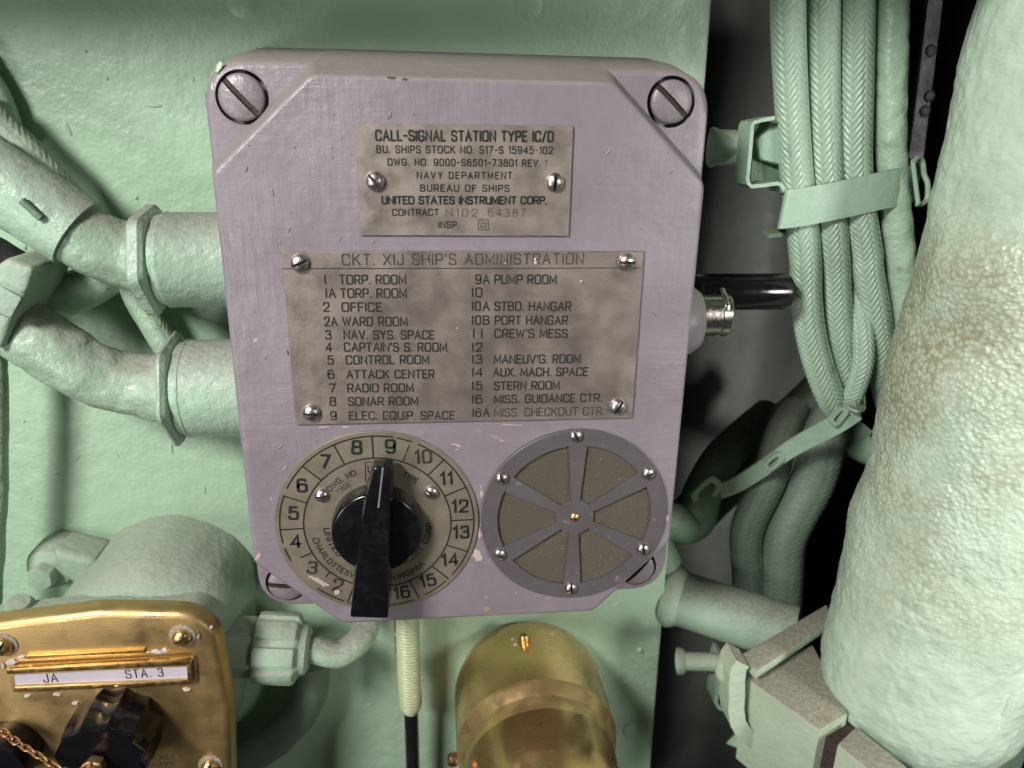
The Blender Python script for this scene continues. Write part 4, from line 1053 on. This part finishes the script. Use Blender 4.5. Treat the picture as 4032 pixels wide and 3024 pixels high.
bcable([c6c(1150, -120, YC+.012), c6c(1165, 100, YC+.008), c6c(1182, 300, YC+.003), c6c(1205, 480, YC-.002), c6c(1205, 640, YC-.004), c6c(1165, 790, YC-.002), c6c(1105, 920, YC+.003), c6c(1040, 1010, YC+.010)], rc*.70, 'slimmer green braided cable emerging between the bundle and curving left into the lower strap', 5, pitch=.0022, ncol=6, dep=.0008)
o = cable('painted_cable', [c5c(1378, -260, YC), c5c(1378, 0, YC), c5c(1370, 500, YC), c5c(1370, 900, YC), c5c(1395, 1200, YC), c5c(1425, 1500, YC), c6c(1440, 200, YC+.002), c6c(1450, 500, YC+.004)], rc*.97, 'pipe', 'smooth thick painted green cable, rightmost in the bundle beside the lagged pipe', nseg=64, step=.0008, disp=lumpy(.00035, .004, 14))
# band round the bundle
tU = thing('cable_hanger', 'green metal strap hanger holding the upper cable bundle', 'cable strap', c5c(700, 900, YC+.02))
def strip(name, pts, hdir, h, th, mat, parent, step=.001):
    """flat band: path pts, height along hdir"""
    P, s = spline(pts, step); T, N, B = frames(P); V = []; F = []; hd = np.array(hdir, float)
    hv = h if callable(h) else (lambda t: h)
    for i, p in enumerate(P):
        n = np.cross(T[i], hd); n /= np.linalg.norm(n); hh = hv(i/(len(P)-1))
        for a, b in ((-1, -1), (1, -1), (1, 1), (-1, 1)): V.append(p+hd*hh/2*a+n*th/2*b)
    for i in range(len(P)-1):
        for k_ in range(4): F.append((i*4+k_, i*4+(k_+1) % 4, i*4+4+(k_+1) % 4, i*4+4+k_))
    F.append((0, 1, 2, 3)); e = (len(P)-1)*4; F.append((e+3, e+2, e+1, e))
    return mk(name, V, F, mat, parent, 30)
Yb = YC-rc-.0014
bh = (c5c(745, 1130, Yb)-c5c(760, 1360, Yb)).length
strip('band', [c5c(722, 1240, YC+.006), c5c(728, 1243, YC-.002), c5c(745, 1243, Yb+.002), c5c(900, 1220, Yb), c5c(1100, 1180, Yb), c5c(1300, 1135, Yb+.0005), c5c(1440, 1105, Yb+.003), c5c(1505, 1095, Yb+.010), c5c(1525, 1092, YC+.004)], (.07, 0, 1), bh, .0011, 'metalgreen', tU)
# folded end clip
V, F = sweep([c5c(x, y, YC-.005+e_) for x, y, e_ in ((1502, 962, 0), (1530, 938, .002), (1556, 960, .003), (1568, 1040, .003), (1588, 1090, .002), (1586, 1175, .002), (1560, 1208, .001), (1528, 1210, 0))], .0011, 12, .0006); mk('end_clip', V, F, 'metalgreen', tU)
V, F = sweep([c5c(1500, 960, YC-.007), c5c(1515, 1080, YC-.007), c5c(1532, 1210, YC-.007)], .0009, 10, .001); mk('clip_edge', V, F, 'metalgreen', tU)
# bent strip bracket on the left
Yk = YC-.004
def edge_strip(name, pts, y0, depth, th, mat, parent):
    """sheet metal seen edge-on: profile in XZ drawn at Y=y0, extruded back by depth"""
    P = [Vector((p.x, 0, p.z)) for p in pts]; V = []; F = []; n = len(P)
    for i, p in enumerate(P):
        t = (P[min(n-1, i+1)]-P[max(0, i-1)]).normalized(); nn = Vector((-t.z, 0, t.x))*th/2
        for s_ in (1, -1):
            for yy in (y0, y0+depth): V.append((p.x+nn.x*s_, yy, p.z+nn.z*s_))
    for i in range(n-1):
        a = i*4; b = a+4
        F += [(a, b, b+1, a+1), (a+2, a+3, b+3, b+2), (a, a+2, b+2, b), (a+1, b+1, b+3, a+3)]
    F += [(0, 1, 3, 2), ((n-1)*4, (n-1)*4+2, (n-1)*4+3, (n-1)*4+1)]
    return mk(name, V, F, mat, parent, 30)
pts = [c5c(x, y, Yk) for x, y in ((680, 700), (600, 715), (556, 728), (548, 745), (535, 900), (520, 1060), (524, 1090), (545, 1108), (620, 1100), (695, 1090), (718, 1098), (732, 1122), (740, 1140))]
edge_strip('bent_bracket', pts, Yk, .012, .0014, 'metalgreen', tU)
hull_box('bracket_plate', [c5c(x, y, Yk+.010) for x, y in ((560, 735), (760, 690), (800, 1100), (530, 1090))]+[c5c(x, y, Yk+.010)+Vector((0, .0015, 0)) for x, y in ((560, 735), (760, 690), (800, 1100), (530, 1090))], 'darkgreen', tU, .0004, 1)
p = c5c(690, 850, Yk+.008); lathe('hex_bolt', [(.0080, 0), (.0080, -.004), (.0072, -.0050), (0, -.0051)], (p.x, Yk+.0095, p.z), (.3, 1, .1), 'metalgreen', tU, 36, 24, hexr(6, .3))
strip('lower_tab', [c5c(625, 1385, YC+.002), c5c(700, 1378, YC+.004), c5c(765, 1370, YC+.004)], (0, 1, .25), .006, .0016, 'darkgreen', tU)
# standoff from the wall edge
s0 = c5c(290, 875, .066); s1 = c5c(545, 880, .058)
tV = thing('pipe_standoff', 'short green standoff stub joining the wall edge to the hanger bracket', 'bracket', s0)
lathe('stub', [(.0074, 0), (.0071, .002), (.0070, .0055), (.0070, .030), (.0070, (s1-s0).length)], s0, (s1-s0), 'metalgreen', tV, 32)
lathe('weld_bead', [(.0076, 0), (.0080, .0012), (.0076, .0022), (.007, .0032)], s0, (s1-s0), 'dusty', tV, 28)

# lower slotted strap
tW = thing('slotted_strap', 'long green slotted strap slanting down left below the cable bundle', 'cable strap', c6c(1000, 1000, YC+.01))
sa = [c6c(1170, 925, YC-.006), c6c(1050, 1005, YC-.006), c6c(900, 1085, YC+.004), c6c(760, 1165, YC+.015), c6c(620, 1265, YC+.025), c6c(450, 1370, YC+.034), c6c(280, 1440, YC+.042), c6c(120, 1560, YC+.05)]
wst = (c6c(1000, 940, YC)-c6c(1060, 1045, YC)).length
strip('strap', sa, Vector((-.50, 0, .86)).normalized(), lambda t: wst*(.93-.12*t), .0014, 'metalgreen', tW)
strip('rolled_end', [c6c(1105, 905, YC-.007), c6c(1150, 922, YC-.010), c6c(1190, 915, YC-.006), c6c(1200, 895, YC)], (0, 1, 0), .006, .0010, 'metalgreen', tW, .0006)
def buckle(x, y, sz, Y, rot):
    V = []; F = []; c = c6c(x, y, Y); k_ = (c6c(x+100, y, Y)-c).length/100; a = rot
    for rr, yy in ((1.0, 0), (1.0, -.0022), (.62, -.0022), (.55, .0)):
        for j in range(28):
            t = 2*PI*j/28; u = math.copysign(abs(math.cos(t))**.55, math.cos(t))*sz[0]*rr; v = math.copysign(abs(math.sin(t))**.55, math.sin(t))*sz[1]*rr
            if rr < .7: v = math.copysign(abs(math.sin(t))**.55, math.sin(t))*sz[1]*(rr-.12)
            V.append((c.x+(u*math.cos(a)-v*math.sin(a))*k_, Y+yy, c.z+(u*math.sin(a)+v*math.cos(a))*k_))
    for i in range(3):
        for j in range(28): F.append((i*28+j, i*28+(j+1) % 28, (i+1)*28+(j+1) % 28, (i+1)*28+j))
    return mk('slot_buckle', V, F, 'metalgreen', tW, 40)
buckle(1048, 955, (58, 34), YC-.0075, .95); buckle(665, 1225, (62, 38), YC+.0185, .75); buckle(270, 1400, (95, 62), YC+.038, .85)
# dark cables below and behind
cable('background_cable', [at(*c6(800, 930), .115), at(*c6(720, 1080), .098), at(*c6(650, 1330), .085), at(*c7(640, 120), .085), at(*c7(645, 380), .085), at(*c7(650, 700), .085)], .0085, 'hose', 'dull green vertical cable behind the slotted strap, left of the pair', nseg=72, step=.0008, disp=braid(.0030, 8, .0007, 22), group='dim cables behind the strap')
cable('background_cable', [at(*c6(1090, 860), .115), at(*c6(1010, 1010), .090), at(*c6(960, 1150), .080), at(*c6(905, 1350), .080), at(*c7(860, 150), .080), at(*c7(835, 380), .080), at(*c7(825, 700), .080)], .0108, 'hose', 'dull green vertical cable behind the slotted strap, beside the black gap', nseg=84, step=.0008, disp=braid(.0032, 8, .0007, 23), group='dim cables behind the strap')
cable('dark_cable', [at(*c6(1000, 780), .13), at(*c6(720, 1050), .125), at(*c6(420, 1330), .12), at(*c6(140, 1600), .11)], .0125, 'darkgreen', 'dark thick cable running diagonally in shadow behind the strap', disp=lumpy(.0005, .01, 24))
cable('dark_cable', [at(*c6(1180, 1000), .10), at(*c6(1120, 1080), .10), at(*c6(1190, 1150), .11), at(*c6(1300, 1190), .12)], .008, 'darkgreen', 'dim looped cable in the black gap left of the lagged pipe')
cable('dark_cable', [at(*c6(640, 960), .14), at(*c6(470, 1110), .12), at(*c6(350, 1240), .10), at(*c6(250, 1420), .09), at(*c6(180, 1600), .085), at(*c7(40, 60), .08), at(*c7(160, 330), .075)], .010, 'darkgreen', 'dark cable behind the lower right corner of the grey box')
# angle strip with rivets in the dark gap
tX = thing('riveted_strip', 'dark violet steel strip with rivets in the black gap beside the bundle', 'steel strip', c5c(1600, 300, .12))
st = [c5c(x, y, .14) for x, y in ((1590, -40), (1690, -40), (1590, 760), (1560, 990), (1470, 940), (1510, 640))]
hull_box('strip', st+[p+Vector((0, .003, 0)) for p in st], 'darkstrip', tX, .0006, 1)
for x, y in ((1607, 300), (1597, 570), (1570, 660)):
    p = c5c(x, y, .14); lathe('rivet', [(.0030, 0), (.0026, -.0010), (.0012, -.0015), (0, -.0016)], (p.x, .14, p.z), (0, 1, 0), 'darkstrip', tX, 20)

# ================================================================== LAGGED PIPE
RP = .0435
edge = [(2146, -120), (2114, 0), (2085, 109), (2045, 298), (2005, 455), (1972, 560), (1943, 687), (1910, 803), (1877, 949), (1837, 1116), (1816, 1204), (1786, 1310), (1767, 1394)]
YP = .004
ctr = []
for (x, y) in edge:
    p = at(x, y, YP+.024); d = Vector((p.x-CP[0], p.y-CP[1])).normalized()
    ctr.append((p.x+RP*d.y, p.y-RP*d.x, p.z))
zb = -.0975
ctr2 = ctr + [(ctr[-1][0]-.0005, ctr[-1][1], zb-.012)]
def lagd(s, th, R):
    k_ = 2*PI*.046
    u = th/(2*PI)
    big = (vnoise(s/.022+0*u, u*9+0*s, 31)-.5)*.0030
    mid = (vnoise(s/.0055+0*u, u*52+0*s, 32)-.5)*.0005
    zz = s/0.28
    peb = (vnoise(s/.0016+0*u, u*180+0*s, 33)-.5)*.00030 + (vnoise(s/.0030+0*u, u*95+0*s, 35)-.5)*.00035
    return big+mid+peb
def prad(t):
    return RP*(1.0 - .20*max(0, (t-.92)/.08)**2.0)
V, F = sweep(ctr2, prad, 420, .0008, lagd)
lg_ = mk('lagged_pipe', V, F, 'lag', None, 180); rebase(lg_, (ctr2[-1][0], YP, zb)); tag(lg_, 'thick pale green canvas-lagged pipe with brown stained weave on the right', 'pipe')
cable('lower_pipe', [(ctr2[-1][0]+.012, YP+.012, zb+.01), (ctr2[-1][0]+.014, YP+.010, zb-.03), (ctr2[-1][0]+.02, YP+.010, zb-.12)], .040, 'hose', 'bare grey-green pipe emerging under the lagged pipe at the bottom right', 'pipe', nseg=64, disp=lumpy(.0008, .01, 41))

# ================================================================== LOWER RIGHT BRACKETS
def beam(name, top4, h, mat, parent, zt, bev=.0012):
    """top face given by 4 picture points on the plane z=zt (front-left, front-right, back-right, back-left)"""
    T_ = [atz(*q, zt) for q in top4]; B_ = [p-Vector((0, 0, h)) for p in T_]
    return hull_box(name, T_+B_, mat, parent, bev, 2)
tY = thing('pipe_clamp', 'pale green box-section clamp bars with dusty rusty tops under the lagged pipe', 'pipe clamp', at(1700, 1560, 0))
zt = -.093
beam('clamp_bar', [c7(632, 965), c7(1052, 1262), c7(1215, 1165), c7(1010, 770)], .046, 'palegreen', tY, zt)
beam('clamp_bar', [c7(1150, 1338), c7(1420, 1560), c7(1560, 1480), c7(1260, 1238)], .046, 'palegreen', tY, zt-.001)
beam('rusty_web', [c7(1010, 1240), c7(1180, 1380), c7(1300, 1290), c7(1150, 1130)], .040, 'rust', tY, zt-.006, .0005)
tZ = thing('angle_bracket', 'pale green thick bent bracket hooked over the clamp bar', 'bracket', at(1610, 1430, .02))
zh = -.083
beam('bracket_arm', [c7(690, 930), c7(600, 832), c7(1090, 545), c7(1130, 640)][::1], .0045, 'palegreen', tZ, zh, .0010)
YH = atz(*c7(690, 930), zh).y
pts = [at(*c7(x, y), YH+.004) for x, y in ((600, 860), (575, 890), (566, 960), (566, 1040), (562, 1120), (572, 1195), (600, 1245), (650, 1290), (672, 1312))]
edge_strip('bracket_leg', pts, YH+.001, .012, .0072, 'palegreen', tZ)
V, F = sweep([at(*c7(x, y), YH+.012) for x, y in ((572, 826), (545, 855), (530, 900), (522, 945), (535, 985))], lambda t: .0052*(1-.35*abs(2*t-1)**3), 24, .0008)
mk('bent_end', V, F, 'palegreen', tZ, 50)
# thin dark strap behind it
pts = [at(*c7(x, y), .062) for x, y in ((500, 850), (488, 880), (474, 980), (462, 1110), (480, 1140), (520, 1152))]
o = edge_strip('thin_strap', pts, .062, .012, .0020, 'metalgreen', None); rebase(o, pts[0]); tag(o, 'thin dark strap hanging behind the bent bracket', 'strap')
o = hull_box('foot_plate', [at(*c7(x, y), .045) for x, y in ((515, 1340), (640, 1390), (800, 1360), (790, 1310), (570, 1285))]+[at(*c7(x, y), .075) for x, y in ((530, 1320), (640, 1370), (800, 1340), (790, 1290), (570, 1265))], 'metalgreen', None, .0008, 2)
rebase(o, at(*c7(640, 1360), .05)); tag(o, 'small green foot plate below the bent bracket', 'bracket')
V, F = sweep([at(*c7(800, 1330), .045), at(*c7(800, 1500), .045), at(*c7(800, 1700), .045)], .0100, 60, .0008, braid(.0026, 8, .0004, 6))
o = mk('braided_cable', V, F, 'braid', None, 180); rebase(o, at(*c7(800, 1330), .045)); tag(o, 'pale braided cable leaving the bottom edge under the clamp bars', 'cable')
# round post and small stub
s0 = at(*c7(215, 500), .075); s1 = at(*c7(900, 720), .045)
tP = thing('round_post', 'dark green round post running from the wall edge to the clamp', 'post', s0)
lathe('post', [(.0140, -.005), (.0140, (s1-s0).length)], s0, (s1-s0), 'metalgreen', tP, 48)
lathe('weld_collar', [(.0155, -.004), (.0165, .0), (.0155, .003), (.0140, .005)], s0, (s1-s0), 'dusty', tP, 40)
s0 = at(*c7(245, 870), .068); s1 = at(*c7(510, 880), .058)
o = lathe('small_stub', [(.0072, 0), (.0066, .003), (.0048, .005), (.0046, (s1-s0).length)], s0, (s1-s0), 'dusty', None, 28)
rebase(o, s0); tag(o, 'small dusty green stub welded to the wall edge below the round post', 'bracket')
